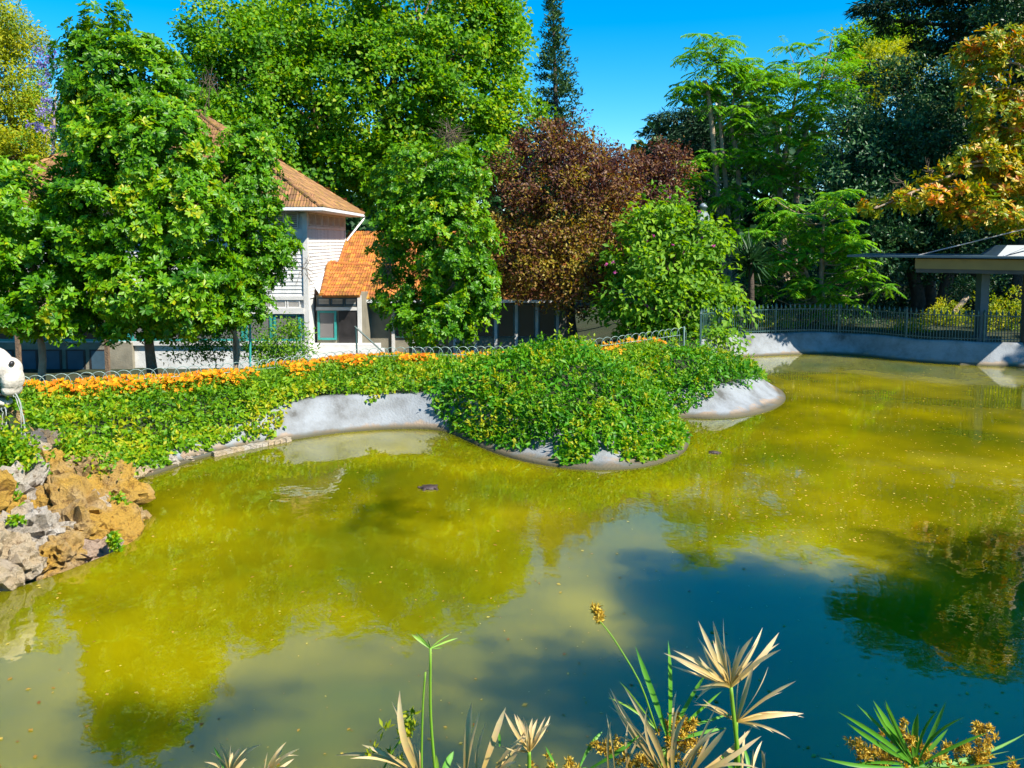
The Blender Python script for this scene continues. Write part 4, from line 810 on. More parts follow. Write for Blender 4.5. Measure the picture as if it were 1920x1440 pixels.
cedar('cedar whose dark boughs reach in high above the grey green trees', gp_(1930, 46), [lobe(1740, 8, 105, 10, 46), lobe(1690, 40, 52, 7, 45.5), lobe(1800, 48, 75, 11, 46), lobe(1765, 84, 50, 9, 46), lobe(1860, 20, 70, 14, 46), lobe(1645, 14, 30, 6, 45), lobe(1810, 100, 45, 10, 46), lobe(1800, -40, 120, 14, 46)], 52, 400, 34, r0=.5, top=at(1915, -60, 46))
SV = dict(var=.30, inner=.16)
tree('evergreen_tree', 'dense grey green evergreen with domed shaded crown', 'tree', gp_(1745, 45), [lobe(1710, 195, 85, 80, 45), lobe(1765, 165, 62, 55, 45.5), lobe(1690, 290, 90, 80, 44), lobe(1780, 270, 70, 95, 44.5), lobe(1730, 370, 95, 75, 43.5), lobe(1800, 380, 60, 70, 44)], 'silver', 620, 52, .72, .25, .12, .35, M_BARK_DARK, 61, tb=.42, **SV)
tree('evergreen_tree', 'shorter grey green evergreen next to the feathery leaved trees', 'tree', gp_(1630, 42), [lobe(1610, 330, 65, 75, 42.5), lobe(1655, 400, 75, 70, 42), lobe(1580, 410, 55, 70, 42.5), lobe(1640, 470, 80, 50, 41.5), lobe(1590, 240, 38, 50, 43.5)], 'silver', 400, 52, .7, .25, .12, .3, M_BARK_DARK, 62, tb=.42, **SV)
tree('evergreen_tree', 'dark leafy evergreen filling the space behind the shelter', 'tree', gp_(1840, 41), [lobe(1800, 450, 70, 45, 41), lobe(1880, 440, 70, 60, 41), lobe(1760, 500, 50, 30, 41.5), lobe(1860, 350, 60, 60, 43), lobe(1940, 380, 70, 90, 42)], 'dark', 330, 54, .68, .2, .09, .3, M_BARK_DARK, 63, tb=.55, **SV)
tree('evergreen_tree', 'dark green tree crowning the golden leaved tree', 'tree', gp_(1900, 39), [lobe(1885, 45, 42, 50, 39), lobe(1935, 10, 60, 70, 39), lobe(1860, 170, 40, 60, 39.5), lobe(1960, 130, 60, 80, 39), lobe(1905, 240, 45, 70, 39.5)], 'dark', 330, 54, .66, .2, .10, .3, M_BARK_DARK, 64, tb=.6, trunk_top=at(1920, 150, 39), **SV)
tree('pale_green_tree', 'yellow green light crowned tree behind the grey green evergreens', 'tree', gp_(1650, 58), [lobe(1650, 130, 60, 35, 58), lobe(1690, 115, 40, 30, 59), lobe(1640, 165, 55, 30, 57), lobe(1615, 185, 30, 30, 57)], 'yellow', 210, 60, .8, .26, .10, .3, M_BARK, 65, tb=.7, **SV)
tree('pale_green_tree', 'pale leafy treetop under the dark cedar boughs', 'tree', gp_(1640, 64), [lobe(1645, 85, 55, 35, 64), lobe(1690, 70, 40, 30, 64), lobe(1620, 75, 30, 25, 64)], 'shrub', 170, 50, .85, .3, .18, .3, M_BARK, 66, tb=.6, **SV)
gold_l = [lobe(1850, 105, 36, 32, 31), lobe(1835, 175, 32, 30, 31), lobe(1895, 85, 40, 26, 31), lobe(1885, 240, 42, 40, 31), lobe(1840, 300, 42, 28, 30.5), lobe(1775, 352, 50, 22, 30), lobe(1890, 350, 50, 40, 30.5), lobe(1715, 375, 36, 14, 29.8), lobe(1655, 386, 28, 9, 29.6), lobe(1840, 402, 55, 22, 30), lobe(1912, 170, 24, 45, 31), lobe(1900, 300, 40, 40, 31), lobe(1915, 420, 40, 20, 30), lobe(1790, 310, 28, 14, 30.2)]
gt = tree('golden_magnolia', 'magnolia with golden orange leathery leaves and bare twig ends over the shelter', 'tree', gp_(1985, 31.5), gold_l, 'gold', 340, 5.5, .40, .24, .10, .2, M_BARK_PALE, 71, trunk_top=at(1950, 160, 31.5), style='rosette', var=.46, tb=.42, nb=2, inner=.1)
for q, rad in ((at(1690, 345, 29.8), np.array([.45, .3, .55])), (at(1745, 320, 29.8), np.array([.3, .3, .6]))): bare_twigs(np.random.RandomState(int(q[0] * 10)), gt, q, rad, 7, .02)
# left edge
tree('feathery_tree', 'golden green feathery tree at the edge behind the lilac blossom', 'tree', gp_(0, 46), [lobe(15, 60, 55, 45, 46), lobe(-10, 150, 70, 70, 46), lobe(20, 230, 60, 70, 46), lobe(-40, 50, 70, 70, 46), lobe(60, 215, 40, 45, 47), lobe(0, 300, 80, 60, 46), lobe(90, 280, 50, 50, 48)], 'yellow', 560, 64, .7, .24, .08, .3, M_BARK, 72, var=.36, droop=.35, tb=.62, inner=.12)
jr = tree('jacaranda', 'jacaranda with lilac blossom sprays and sparse leaves', 'tree', gp_(100, 42), [lobe(105, 180, 40, 60, 42), lobe(85, 250, 45, 30, 42), lobe(120, 120, 30, 40, 42)], 'ail', 60, 26, .5, .16, .05, .14, M_BARK_PALE, 73, var=.3)
r = np.random.RandomState(74); C, O = clumps(r, [lobe(88, 108, 16, 22, 41.5), lobe(72, 125, 12, 12, 41.5), lobe(85, 155, 12, 26, 41.5), lobe(82, 215, 14, 10, 41), lobe(70, 238, 12, 9, 41), lobe(105, 242, 22, 12, 41), lobe(95, 200, 12, 20, 41.5), lobe(195, 115, 14, 10, 41.5)], 70, .1, .5)
P, To, idx, off = spread(r, C, O, 15, .24); leaf_mesh('blossom', P, rdir(r, len(P)), rdir(r, len(P)), .13, .09, r.rand(len(P)), LM['lilac'], jr)

# shrubs and understorey
tree('leafy_shrub', 'small light green shrub growing against the teal windows', 'shrub', gp_(540, 24.8), [lobe(540, 645, 34, 36, 24.8), lobe(515, 680, 30, 26, 24.6), lobe(560, 670, 22, 22, 24.8), lobe(545, 612, 18, 16, 24.8)], 'shrub', 120, 16, .30, .14, .05, .03, M_BARK, 81, tb=.4, var=.4)
tree('leafy_shrub', 'dark leafy shrub against the white house wall between the slim trunks', 'shrub', gp_(400, 25.5), [lobe(385, 640, 46, 26, 25.5), lobe(350, 655, 30, 24, 25.3), lobe(425, 650, 30, 28, 25.6), lobe(400, 610, 34, 22, 25.6)], 'pitto', 110, 16, .30, .13, .05, .03, M_BARK, 82, tb=.15, var=.3)
tree('leafy_shrub', 'thin dark shrub beside the tall green fence post', 'shrub', gp_(480, 25.5), [lobe(478, 640, 24, 34, 25.5), lobe(495, 665, 22, 22, 25.4)], 'pitto', 55, 15, .28, .13, .05, .03, M_BARK, 83, tb=.2, var=.3)
for i, (px, py, rx, ry, d, lf, lab) in enumerate([
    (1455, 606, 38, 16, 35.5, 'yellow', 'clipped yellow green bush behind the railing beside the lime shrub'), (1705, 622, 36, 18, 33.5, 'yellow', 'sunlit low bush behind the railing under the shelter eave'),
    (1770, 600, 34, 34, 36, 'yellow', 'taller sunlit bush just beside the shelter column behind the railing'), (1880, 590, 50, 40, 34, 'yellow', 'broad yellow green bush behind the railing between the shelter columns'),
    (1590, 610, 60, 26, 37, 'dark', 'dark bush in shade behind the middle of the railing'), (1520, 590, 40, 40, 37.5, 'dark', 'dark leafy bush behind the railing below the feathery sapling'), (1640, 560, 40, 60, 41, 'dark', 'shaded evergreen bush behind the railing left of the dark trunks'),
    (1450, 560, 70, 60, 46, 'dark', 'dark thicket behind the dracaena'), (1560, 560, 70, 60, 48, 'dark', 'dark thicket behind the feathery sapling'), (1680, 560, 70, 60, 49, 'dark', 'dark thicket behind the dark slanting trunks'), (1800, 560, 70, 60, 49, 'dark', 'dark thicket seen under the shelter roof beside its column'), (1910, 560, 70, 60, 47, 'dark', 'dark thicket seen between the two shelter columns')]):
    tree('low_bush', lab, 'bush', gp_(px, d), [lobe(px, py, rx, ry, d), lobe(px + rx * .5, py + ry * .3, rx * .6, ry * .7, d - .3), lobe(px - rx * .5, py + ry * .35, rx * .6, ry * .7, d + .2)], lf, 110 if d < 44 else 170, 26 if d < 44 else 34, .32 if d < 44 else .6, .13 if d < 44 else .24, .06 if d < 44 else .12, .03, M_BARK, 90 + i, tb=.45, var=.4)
for i, (pts_, r0, lab) in enumerate([([(1712, 640, 42), (1722, 560, 42), (1700, 470, 42)], .42, 'dark trunk dividing behind the railing'), ([(1752, 640, 41), (1765, 570, 41), (1790, 470, 41)], .38, 'dark trunk slanting right behind the railing'), ([(1762, 625, 36), (1785, 590, 36.3), (1815, 555, 37)], .16, 'pale sunlit trunk leaning over the bushes')]):
    b_ = ground_at(pts_[0][0], pts_[0][2]); w = [b_ - [0, 0, .2]] + [at(*q) for q in pts_[1:]]
    tr = thing('leaning_tree', lab + (' under the shelter roof' if i < 2 else ' beside the shelter column'), 'tree', tuple(b_)); mb = MB(); mb.tube(curve(w, 8), np.linspace(r0, r0 * .7, 8), 8); mb.build('trunk', M_BARK_PALE if i == 2 else M_BARK_DARK, tr, True)
    e_ = w[-1]; rr_ = np.random.RandomState(130 + i); L_ = [(e_ + np.array([.3, .4, 1.0]), np.array([1.6, 1.4, 1.0])) if i < 2 else (e_ + np.array([.2, .2, .3]), np.array([.6, .6, .4]))]
    P, A, Nn, l_, w_, ti, C = foliage(rr_, L_, 70 if i < 2 else 25, 30, .4, .16, .07); leaf_mesh('crown', P, A, Nn, l_, w_, ti, LM['dark'], tr)
# dracaena
r = np.random.RandomState(95); c = at(1408, 492, 34.3); gb = ground_xy(c[0], c[1]); root = thing('dracaena', 'dark sword leaved dracaena between lime shrub and feathery sapling', 'plant', tuple(gb))
mb = MB(); mb.tube([gb - [0, 0, .2], gb * .5 + c * .5 + [.05, 0, 0], c], [.16, .13, .12], 7); mb.build('trunk', M_BARK_DARK, root, True)
n = 150; D = rdir(r, n); D[:, 2] = D[:, 2] * .8 + .25; leaf_mesh('crown', np.repeat(c[None], n, 0) + r.normal(0, .12, (n, 3)), D, nrm(np.cross(np.cross(D, [0, 0, 1.0]), D)), 1.25 * (.7 + .4 * r.rand(n)), .10, r.rand(n) * .8, LM['dracaena'], root)
# distant wood, one mass
r = np.random.RandomState(96); Lw = []
for px in range(-200, 2300, 75):
    d = 82 + 10 * math.sin(px * .7); Lw.append(lobe(px, 395 + 55 * math.sin(px * .013) + (40 if 1000 < px < 1290 else -45 if px > 1290 else -10), 75, 110, d)); Lw.append(lobe(px + 30, 510, 70, 90, d - 3))
P, A, Nn, l_, w_, ti, C = foliage(r, Lw, 3200, 26, 1.7, 1.0, .7, var=.3, tb=.45, inner=.1); tag(leaf_mesh('distant_wood', P, A, Nn, l_, w_, ti, LM['dark']), 'dark mass of far off trees behind the garden', None, None, 'stuff')
# trees that stand outside the frame on the right and behind the viewer, whose shade falls on the pond
def off_tree(label, x, y, lobes, n, seed, leaf='plane', per=46, rad=.95, r0=.35):
    tree('shade_tree', label, 'tree', ground_xy(x, y), [(np.array(c, float), np.array(R, float)) for c, R in lobes], leaf, n, per, rad, .34, .26, r0, M_BARK, seed, 'trees outside the view', inner=.2)
off_tree('leafy shade tree on the bank right of the viewer', 17, 1.0, [((14.8, 1.2, 13), (1.5, 1.3, 1.0)), ((18.3, 2.2, 13), (1.9, 1.6, 1.2)), ((13.4, -1.0, 13), (1.0, .9, .8)), ((18.3, -.9, 13), (2.2, 1.6, 1.2)), ((16, .2, 14), (1.6, 1.2, 1.0)), ((12.7, 2.6, 13), (.7, .6, .6)), ((11.8, .3, 13), (.6, .5, .5))], 320, 101)
off_tree('tall shade tree behind the viewer to the right', 15.5, -3.0, [((11.8, 3.0, 18), (.9, .35, .4)), ((11.2, -3.0, 18.2), (.7, .4, .5)), ((14.2, -3.8, 18.2), (1.0, .4, .5))], 22, 102, 'plane', 12, .6, .07)
off_tree('leafy shade tree beyond the right end of the pond', 33, 21, [((30.6, 22, 10), (3.4, 3.0, 2.6)), ((33, 20, 12), (4, 4, 3))], 260, 103)
off_tree('big evergreen shading the grey green trees from the right', 38, 35, [((36, 34, 17), (6, 5, 5)), ((34.5, 37, 11), (5, 5, 4)), ((39, 32, 12), (5, 5, 5))], 460, 104, 'dark', 50, 1.2)

# ------------------------------------------------------------------ ground cover on the bank
r = np.random.RandomState(201); n0 = 520000
X = r.uniform(-17, 11.5, n0); Y = r.uniform(9.5, 28.5, n0)
keep = (Y < fence_y(X) + .15) & (np.abs(X) < .66 * Y + 2); X, Y = X[keep], Y[keep]
S, I = pond_query(X, Y); keep = S > .02; X, Y, S, I = X[keep], Y[keep], S[keep], I[keep]
ww, hw, dr = ol[I, 3], ol[I, 2], ol[I, 4]
ux, uy = proj(np.stack([X, Y, np.full(len(X), .4)], -1))
smin = ww * dr + .22 * wob(X, Y, 2.2) + .10 * wob(X, Y, 6.0, 1)
on_rock = (ux < 300) & (Y < 14.2) & (S < 1.3 + .5 * wob(X, Y, 1.6))
keep = (S > smin) & ~on_rock & (X < 9.6); X, Y, S, I, ww, hw = [q[keep] for q in (X, Y, S, I, ww, hw)]
base = np.where(S < ww + .1, wall_h(S, hw, ww), land_h(X, Y, S, I))
thick = (.17 + .15 * wob(X, Y, .9, 2) + .12 * wob(X, Y, 2.6, 4) + .06 * wob(X, Y, 6.1, 1)).clip(.02) * smooth(-.1, .8, S - ww * .3)
cape = np.zeros(len(X))
for px, d, rr_, a in ((1040, 18.2, 2.4, .36), (960, 20.6, 2.0, .20), (1210, 20.2, 1.8, .22), (1370, 22, 1.5, .32)):
    c = at(px, 700, d); cape += a * np.exp(-((X - c[0]) ** 2 + (Y - c[1]) ** 2) / rr_ ** 2)
thick = thick * smooth(.15, 1.8, fence_y(X) - Y + .25 * wob(X, Y, 2.0)) ** .6
thick = thick + cape * (1 + .45 * wob(X, Y, 1.5, 5) + .25 * wob(X, Y, 4.0, 2)) * smooth(.1, 1.2, S)
# flanks facing the water get more leaves
steep = smooth(1.4, .2, S - ww * .4)
# thin to a budget
pk = np.clip(.34 + .4 * steep, 0, 1) * np.clip((16 / Y), .6, 1.2); m = r.rand(len(X)) < pk * 1.05
X, Y, S, I, base, thick, cape = [q[m] for q in (X, Y, S, I, base, thick, cape)]
n = len(X); depth = r.rand(n) ** 2.2
Z = base + .02 + thick * (1 - depth * .9) + .05 * r.rand(n)
out = -ON[I] * smooth(1.6, .1, S)[:, None]
Nn = nrm(np.stack([out[:, 0] * .9, out[:, 1] * .9, np.full(n, .75)], -1) + rdir(r, n) * .65)
A = nrm(rdir(r, n) + np.stack([out[:, 0] * .6, out[:, 1] * .6, -.25 * np.ones(n)], -1))
ti = .50 + .28 * wob(X, Y, .7, 3) + .2 * wob(X, Y, 2.7, 6) + r.normal(0, .2, n)
ti = ti + .03 * smooth(0, -4, X)
isc = cape > .10
P = np.stack([X, Y, Z], -1)
L0 = .10 * (.6 + .9 * r.rand(n))
tag(leaf_mesh('ground_cover', P[~isc], A[~isc], Nn[~isc], L0[~isc], L0[~isc] * .62, ti[~isc], LM['cover']), 'low bright green creeping plants covering the bank', None, None, 'stuff')
tag(leaf_mesh('trailing_vine', P[isc], A[isc], Nn[isc], L0[isc] * 1.35, L0[isc] * .60, ti[isc] - .05, LM['vine']), 'dense green trailing vines mounded over the two planted capes', None, None, 'stuff')
# loose shoots standing up from the cover
k = 2600; j = r.choice(n, k, p=np.where(isc, 2.0, 1.0) / np.where(isc, 2.0, 1.0).sum()); P2, A2, N2, t2_ = [], [], [], []
for _ in range(7):
    h = r.rand(k)[:, None]; dv_ = nrm(rdir(np.random.RandomState(5), k) * .5 + [0, 0, 1]); P2.append(P[j] + dv_ * h * (.12 + .24 * (np.arange(k) % 5 == 0))[:, None]); A2.append(rdir(r, k) + [0, 0, .2]); N2.append(rdir(r, k) * .5 + [0, -.2, .8]); t2_.append(ti[j] + .15)
tag(leaf_mesh('upright_shoots', np.concatenate(P2), np.concatenate(A2), np.concatenate(N2), .11, .05, np.concatenate(t2_), LM['cover']), 'thin leafy shoots poking up from the creeping plants', None, None, 'stuff')

# ------------------------------------------------------------------ orange flower bed along the hoop fence
def bed(seed, t0, t1, cnt, w0, w1, name, label):
    r = np.random.RandomState(seed); t = r.uniform(t0, t1, cnt); q = np.array([fpt(v) for v in t]); off = r.uniform(w0, w1, cnt)
    dd = np.array([fpt(v + .1) - fpt(v - .1) for v in t]); nn = nrm(np.stack([-dd[:, 1], dd[:, 0], np.zeros(cnt)], -1)); nn *= np.sign(nn[:, 1:2])
    B = q + nn * off[:, None]; B[:, 2] = q[:, 2] - .72 + .05
    hgt = .16 + .07 * wob(B[:, 0], B[:, 1], 1.5) + .34 * r.rand(cnt) - .16 * np.maximum(off, 0)
    patch = wob(B[:, 0], B[:, 1], .55, 9) + .4 * wob(B[:, 0], B[:, 1], 1.9, 3)
    Ps, As, Ns, Ts, kk = [], [], [], [], 7
    for _ in range(kk):
        Ps.append(B + np.stack([r.normal(0, .07, cnt), r.normal(0, .07, cnt), hgt * .95 * r.rand(cnt) ** .6], -1)); As.append(rdir(r, cnt) + [0, 0, .5]); Ns.append(rdir(r, cnt) * .6 + [0, -.3, .7]); Ts.append(r.normal(.72, .2, cnt))
    tag(leaf_mesh(name + '_leaves', np.concatenate(Ps), np.concatenate(As), np.concatenate(Ns), .12, .04, np.concatenate(Ts) - .15, LM['shrub']), label + ', yellow green foliage', None, None, 'stuff')
    fl_ = (patch > -.45) & (r.rand(cnt) < .8); Bf = B[fl_] + np.stack([r.normal(0, .06, fl_.sum()), r.normal(0, .06, fl_.sum()), hgt[fl_]], -1); m = len(Bf); Ps, As, Ns, Ts = [], [], [], []
    ax = nrm(rdir(r, m) * .5 + [.15, -.5, .8]); a = nrm(np.cross(ax, rdir(r, m))); b = np.cross(ax, a); ft = r.rand(m)
    for j in range(6):
        th = j * 6.283 / 6; d = a * math.cos(th) + b * math.sin(th); Ps.append(Bf); As.append(d + ax * .25); Ns.append(ax); Ts.append(ft + r.normal(0, .1, m))
    tag(leaf_mesh(name, np.concatenate(Ps), np.concatenate(As), np.concatenate(Ns), .066, .052, np.concatenate(Ts), LM['orange']), label, None, None, 'stuff')
tm = [fl[np.argmin(np.abs(FP[:, 0] - at(px, 690, d)[0]))] for px, d in ((830, 23.5), (1005, 23.8), (1230, 25))]
bed(211, 0, tm[0], 10500, -.6, 1.2, 'marigold_flowers', 'orange flowers in a long bed behind the hoop fence')
bed(212, tm[0], tm[1], 420, -.3, 1.2, 'marigold_flowers', 'sparse orange flowers behind the vine mound')
bed(213, tm[1], tm[2], 1000, -.7, .5, 'marigold_flowers', 'orange flowers beside the fence end')

# ------------------------------------------------------------------ rocks
def rock_mesh(name, seed, mat, parent, c, R, rot, sub=3, rough=.46, org=None):
    bm = bmesh.new(); bmesh.ops.create_icosphere(bm, subdivisions=sub, radius=1.0); rs = np.random.RandomState(seed); o3 = Vector(rs.uniform(-50, 50, 3))
    Mx = Matrix.Rotation(rot, 3, 'Z') @ Matrix.Rotation(rs.normal(0, .35), 3, 'X') @ Matrix.Rotation(rs.normal(0, .35), 3, 'Y')
    pl = [(Vector(rdir(rs, 1)[0]), rs.uniform(.55, .85)) for _ in range(7)]
    V = []
    for v in bm.verts:
        p = v.co.copy()
        for nn, dd in pl:
            q = p.dot(nn)
            if q > dd: p -= nn * (q - dd) * .7
        f = 1.06 + rough * .9 * mnoise.noise(p * 1.6 + o3) - rough * .75 * abs(mnoise.noise(p * 3.4 + o3)) * 1.4 + rough * .5 * mnoise.noise(p * 7.5 + o3) + rough * .34 * mnoise.noise(p * 15 + o3)
        pit = mnoise.noise(p * 5.5 - o3); f -= max(0, pit - .25) * .45
        p = p * f; p = Vector((p.x * R[0], p.y * R[1], p.z * R[2])); p = Mx @ p; V.append((p.x + c[0], p.y + c[1], p.z + c[2]))
    Fc = [tuple(q.index for q in f.verts) for f in bm.faces]; bm.free()
    return mk(name, V, Fc, mat, parent, None, False, org if org is not None else c)
mound = thing('rock_mound', 'ochre tufa rockery dropping into the pond below the stone head', 'rockery', tuple(at_z(130, 1060) * [1, 1, 0]))
RK = [  # px, py, d, radius px x, y, material
 (60, 1010, 11.4, 70, 55, 1), (150, 960, 12.3, 70, 52, 0), (205, 935, 12.9, 52, 48, 0), (30, 925, 12.2, 60, 45, 1), (100, 905, 12.8, 60, 45, 0), (165, 895, 13.1, 42, 38, 0), (250, 985, 12.5, 38, 30, 0), (268, 975, 12.7, 22, 16, 0),
 (205, 1000, 12.0, 52, 40, 0), (150, 1045, 11.3, 45, 26, 2), (195, 1040, 11.4, 40, 22, 2), (110, 1040, 11.0, 42, 38, 0), (25, 1060, 10.4, 42, 42, 1), (5, 1085, 10.0, 36, 34, 1), (60, 1075, 10.7, 30, 30, 0), (15, 1005, 11.0, 40, 38, 1), (35, 970, 11.6, 28, 24, 1),
 (-30, 1040, 10.2, 50, 70, 1), (-40, 950, 11.6, 70, 60, 0), (75, 870, 13.0, 38, 42, 1), (65, 835, 13.3, 28, 24, 3), (95, 828, 13.4, 22, 24, 3), (105, 850, 13.4, 22, 20, 1), (60, 890, 12.9, 28, 22, 1), (232, 950, 13.2, 24, 26, 1), (225, 925, 13.7, 22, 18, 1), (180, 960, 12.3, 30, 30, 1),
 (140, 1000, 11.8, 50, 40, 0), (80, 960, 12.0, 40, 34, 0), (10, 880, 12.8, 36, 30, 1), (120, 1072, 10.9, 30, 16, 0), (5, 1030, 10.6, 30, 30, 1), (50, 1035, 10.9, 20, 24, 1), (238, 1010, 12.1, 26, 18, 2), (0, 800, 13.5, 40, 40, 0), (-60, 860, 12.8, 70, 60, 0), (160, 930, 12.7, 30, 26, 0), (110, 985, 11.9, 28, 24, 0)]
M_ROCKPINK = mat_rock('pink_tufa_rock', [(.34, .22, .16), (.54, .39, .30), (.66, .52, .42)], (.56, .40, .26)); M_ROCKGREY = mat_rock('grey_rock', [(.12, .11, .10), (.22, .21, .20), (.34, .32, .30)], (.36, .25, .12))
for i, (px, py, d, rx, ry, mi) in enumerate(RK):
    s = d / F * 1.2; rock_mesh('rock', 300 + i, [M_ROCK, M_ROCKPALE, M_ROCKPINK, M_ROCKGREY][mi], mound, at(px, py, d + .15), (rx * s, rx * s * 1.05, ry * s), i * 1.3, 4 if rx > 36 else 3)
core = MB()
for c, R in (((-8.8, 13.0, .1), (2.0, 1.2, .75)), ((-7.7, 12.9, .0), (1.3, .6, .45))):
    bm = bmesh.new(); bmesh.ops.create_icosphere(bm, subdivisions=2, radius=1); core.add([(v.co.x * R[0] + c[0], v.co.y * R[1] + c[1], v.co.z * R[2] + c[2]) for v in bm.verts], [tuple(q.index for q in f.verts) for f in bm.faces]); bm.free()
core.build('core', M_ROCK, mound)
edge = thing('stone_edging', 'row of pale stones along the water below the creeping plants', 'stones', tuple(at_z(290, 888) * [1, 1, 0]))
ST = [(222, 905, 15, 9), (240, 900, 13, 9), (255, 893, 14, 10), (272, 886, 14, 10), (262, 872, 13, 10), (288, 879, 12, 7), (276, 865, 10, 8), (300, 872, 9, 6), (322, 866, 12, 14), (345, 858, 12, 8), (352, 862, 10, 6), (338, 850, 9, 6), (372, 856, 6, 4), (240, 880, 9, 9), (225, 935, 12, 10), (300, 850, 9, 8), (385, 852, 7, 4)]
for i, (px, py, rx, ry) in enumerate(ST):
    c = at_z(px, py + ry * .5, .02); d = c[1] + .1; s = d / F * 1.25; p = at(px, py, d); rock_mesh('stone', 400 + i, M_ROCKPALE if i % 3 else M_ROCKPINK, edge, p, (rx * s, rx * s, ry * s * 1.1), i * 2.1, 3, .4)
for i, px in enumerate(np.arange(405, 545, 11)):
    py = np.interp(px, [405, 430, 500, 545], [851, 845, 831, 823]); p = at_z(px, py, .04); mb = MB(); w = .085; a = .33
    V = np.array([(x, y, z) for z in (-.08, .03 + .015 * (i % 3 == 0)) for x, y in ((-w, -.07), (w, -.07), (w, .09), (-w, .09))]); V[4:, :2] *= .85; V = V @ np.array(Matrix.Rotation(-(.85 - i * .03), 3, 'Z')).T
    V[:, 0] *= 1; mk('kerb_stone', V + p, [(0, 3, 2, 1), (4, 5, 6, 7), (0, 1, 5, 4), (1, 2, 6, 5), (2, 3, 7, 6), (3, 0, 4, 7)], M_ROCKPALE, edge, org=p)
# green tufts among the rocks
r = np.random.RandomState(221); TP = []
for px, py, d, rx, ry, cnt in ((30, 860, 12.6, 40, 26, 900), (-20, 830, 12.6, 50, 40, 900), (20, 830, 13.0, 36, 20, 500), (130, 870, 13.3, 22, 50, 900), (170, 880, 13.3, 40, 30, 900), (205, 910, 13.5, 22, 22, 500), (225, 955, 12.7, 14, 22, 300), (212, 1012, 11.5, 9, 14, 130), (225, 1035, 11.5, 4, 8, 50), (30, 975, 11.2, 9, 5, 60), (60, 850, 13.2, 16, 14, 200), (140, 840, 13.8, 40, 26, 800), (215, 865, 14.2, 40, 26, 900)):
    c = at(px, py, d - .18); TP.append(c + r.normal(0, 1, (cnt, 3)) * np.array([rx, rx * .6, ry]) * d / F * .55)
TP = np.concatenate(TP); m = len(TP); tag(leaf_mesh('rock_creeper', TP, rdir(r, m) + [0, -.2, -.1], rdir(r, m) * .7 + [.2, -.6, .6], .085, .05, r.normal(.62, .25, m), LM['cover']), 'green creeper hanging among the rockery stones', None, None, 'stuff')

# ------------------------------------------------------------------ stone head and spout
hd = 13.4; hs = hd / F
def hp(px, py, dd=0.0): return at(px, py, hd + dd)
head = thing('stone_animal_head', 'weathered pale stone animal head spouting water above the rockery', 'fountain head', tuple(hp(-10, 775)))
def blob(parts, name, mat, parent, vox=.016, sm=6, disp=.012):
    V, Fc, n = [], [], 0
    for c, R, tilt in parts:
        bm = bmesh.new(); bmesh.ops.create_icosphere(bm, subdivisions=3, radius=1); Mx = Matrix.Rotation(tilt, 3, 'Y')
        for v in bm.verts: q = Mx @ Vector((v.co.x * R[0], v.co.y * R[1], v.co.z * R[2])); V.append((q.x + c[0], q.y + c[1], q.z + c[2]))
        Fc += [tuple(q.index + n for q in f.verts) for f in bm.faces]; n += len(bm.verts); bm.free()
    o = mk(name, V, Fc, mat, parent, None, True)
    m = o.modifiers.new('remesh', 'REMESH'); m.mode = 'VOXEL'; m.voxel_size = vox; m.use_smooth_shade = True
    s = o.modifiers.new('smooth', 'SMOOTH'); s.factor = .5; s.iterations = sm
    tx = bpy.data.textures.new(name + '_relief', 'CLOUDS'); tx.noise_scale = .06; d = o.modifiers.new('relief', 'DISPLACE'); d.texture = tx; d.strength = disp; d.mid_level = .5
    return o
def E(px, py, rx, ry, dd=0, tilt=0, ryd=None): return (hp(px, py, dd), (rx * hs, (ryd or rx) * hs, ry * hs), tilt)
blob([E(-34, 690, 58, 48, 0, .5, 40), E(-8, 680, 36, 26, -.05, .85, 30), E(14, 694, 24, 26, -.05, .5, 28), E(24, 712, 17, 24, -.08, .1, 26), E(22, 730, 15, 14, -.08, 0, 24), E(-70, 720, 60, 70, .1), E(-40, 770, 50, 45, .2)], 'head', M_STATUE, head)
blob([E(4, 752, 17, 10, -.06, .2, 20), E(-20, 756, 26, 13, -.02, .1, 22), E(2, 768, 9, 14, 0, 0, 14)], 'lower_jaw', M_STATUE, head)
blob([E(22, 682, 4.5, 6, -.19, .2, 6)], 'nostril', M_DOOR, head, .008, 2, .002)  # dark bead standing in for the shade inside a nostril hollow
blob([E(-2, 739, 22, 4, -.16, -.12, 14)], 'mouth', M_DOOR, head, .01, 2, .004)  # dark ellipsoid standing in for the shade in the mouth slit
jet = thing('water_jet', 'thin trickles of water falling from the stone mouth', 'water', tuple(hp(30, 800, -.2)))
for i, (p0, p1, rad) in enumerate((((27, 738), (45, 800), .012), ((24, 740), (40, 790), .008), ((8, 762), (12, 800), .010), ((2, 765), (4, 805), .007), ((30, 738), (47, 815), .006))):
    w = [hp(*p0, -.25), hp(p0[0] * .6 + p1[0] * .4 + 2, p0[1] * .75 + p1[1] * .25, -.3), hp(*p1, -.36), hp(p1[0] + 1, p1[1] + 60, -.40)]; q = curve(w, 14); q += np.random.RandomState(i).normal(0, .006, q.shape); mb = MB(); mb.tube(q, rad * (1 + .3 * np.sin(np.arange(14) * 1.9)), 5); mb.build('trickle', M_SPOUT, jet, True)

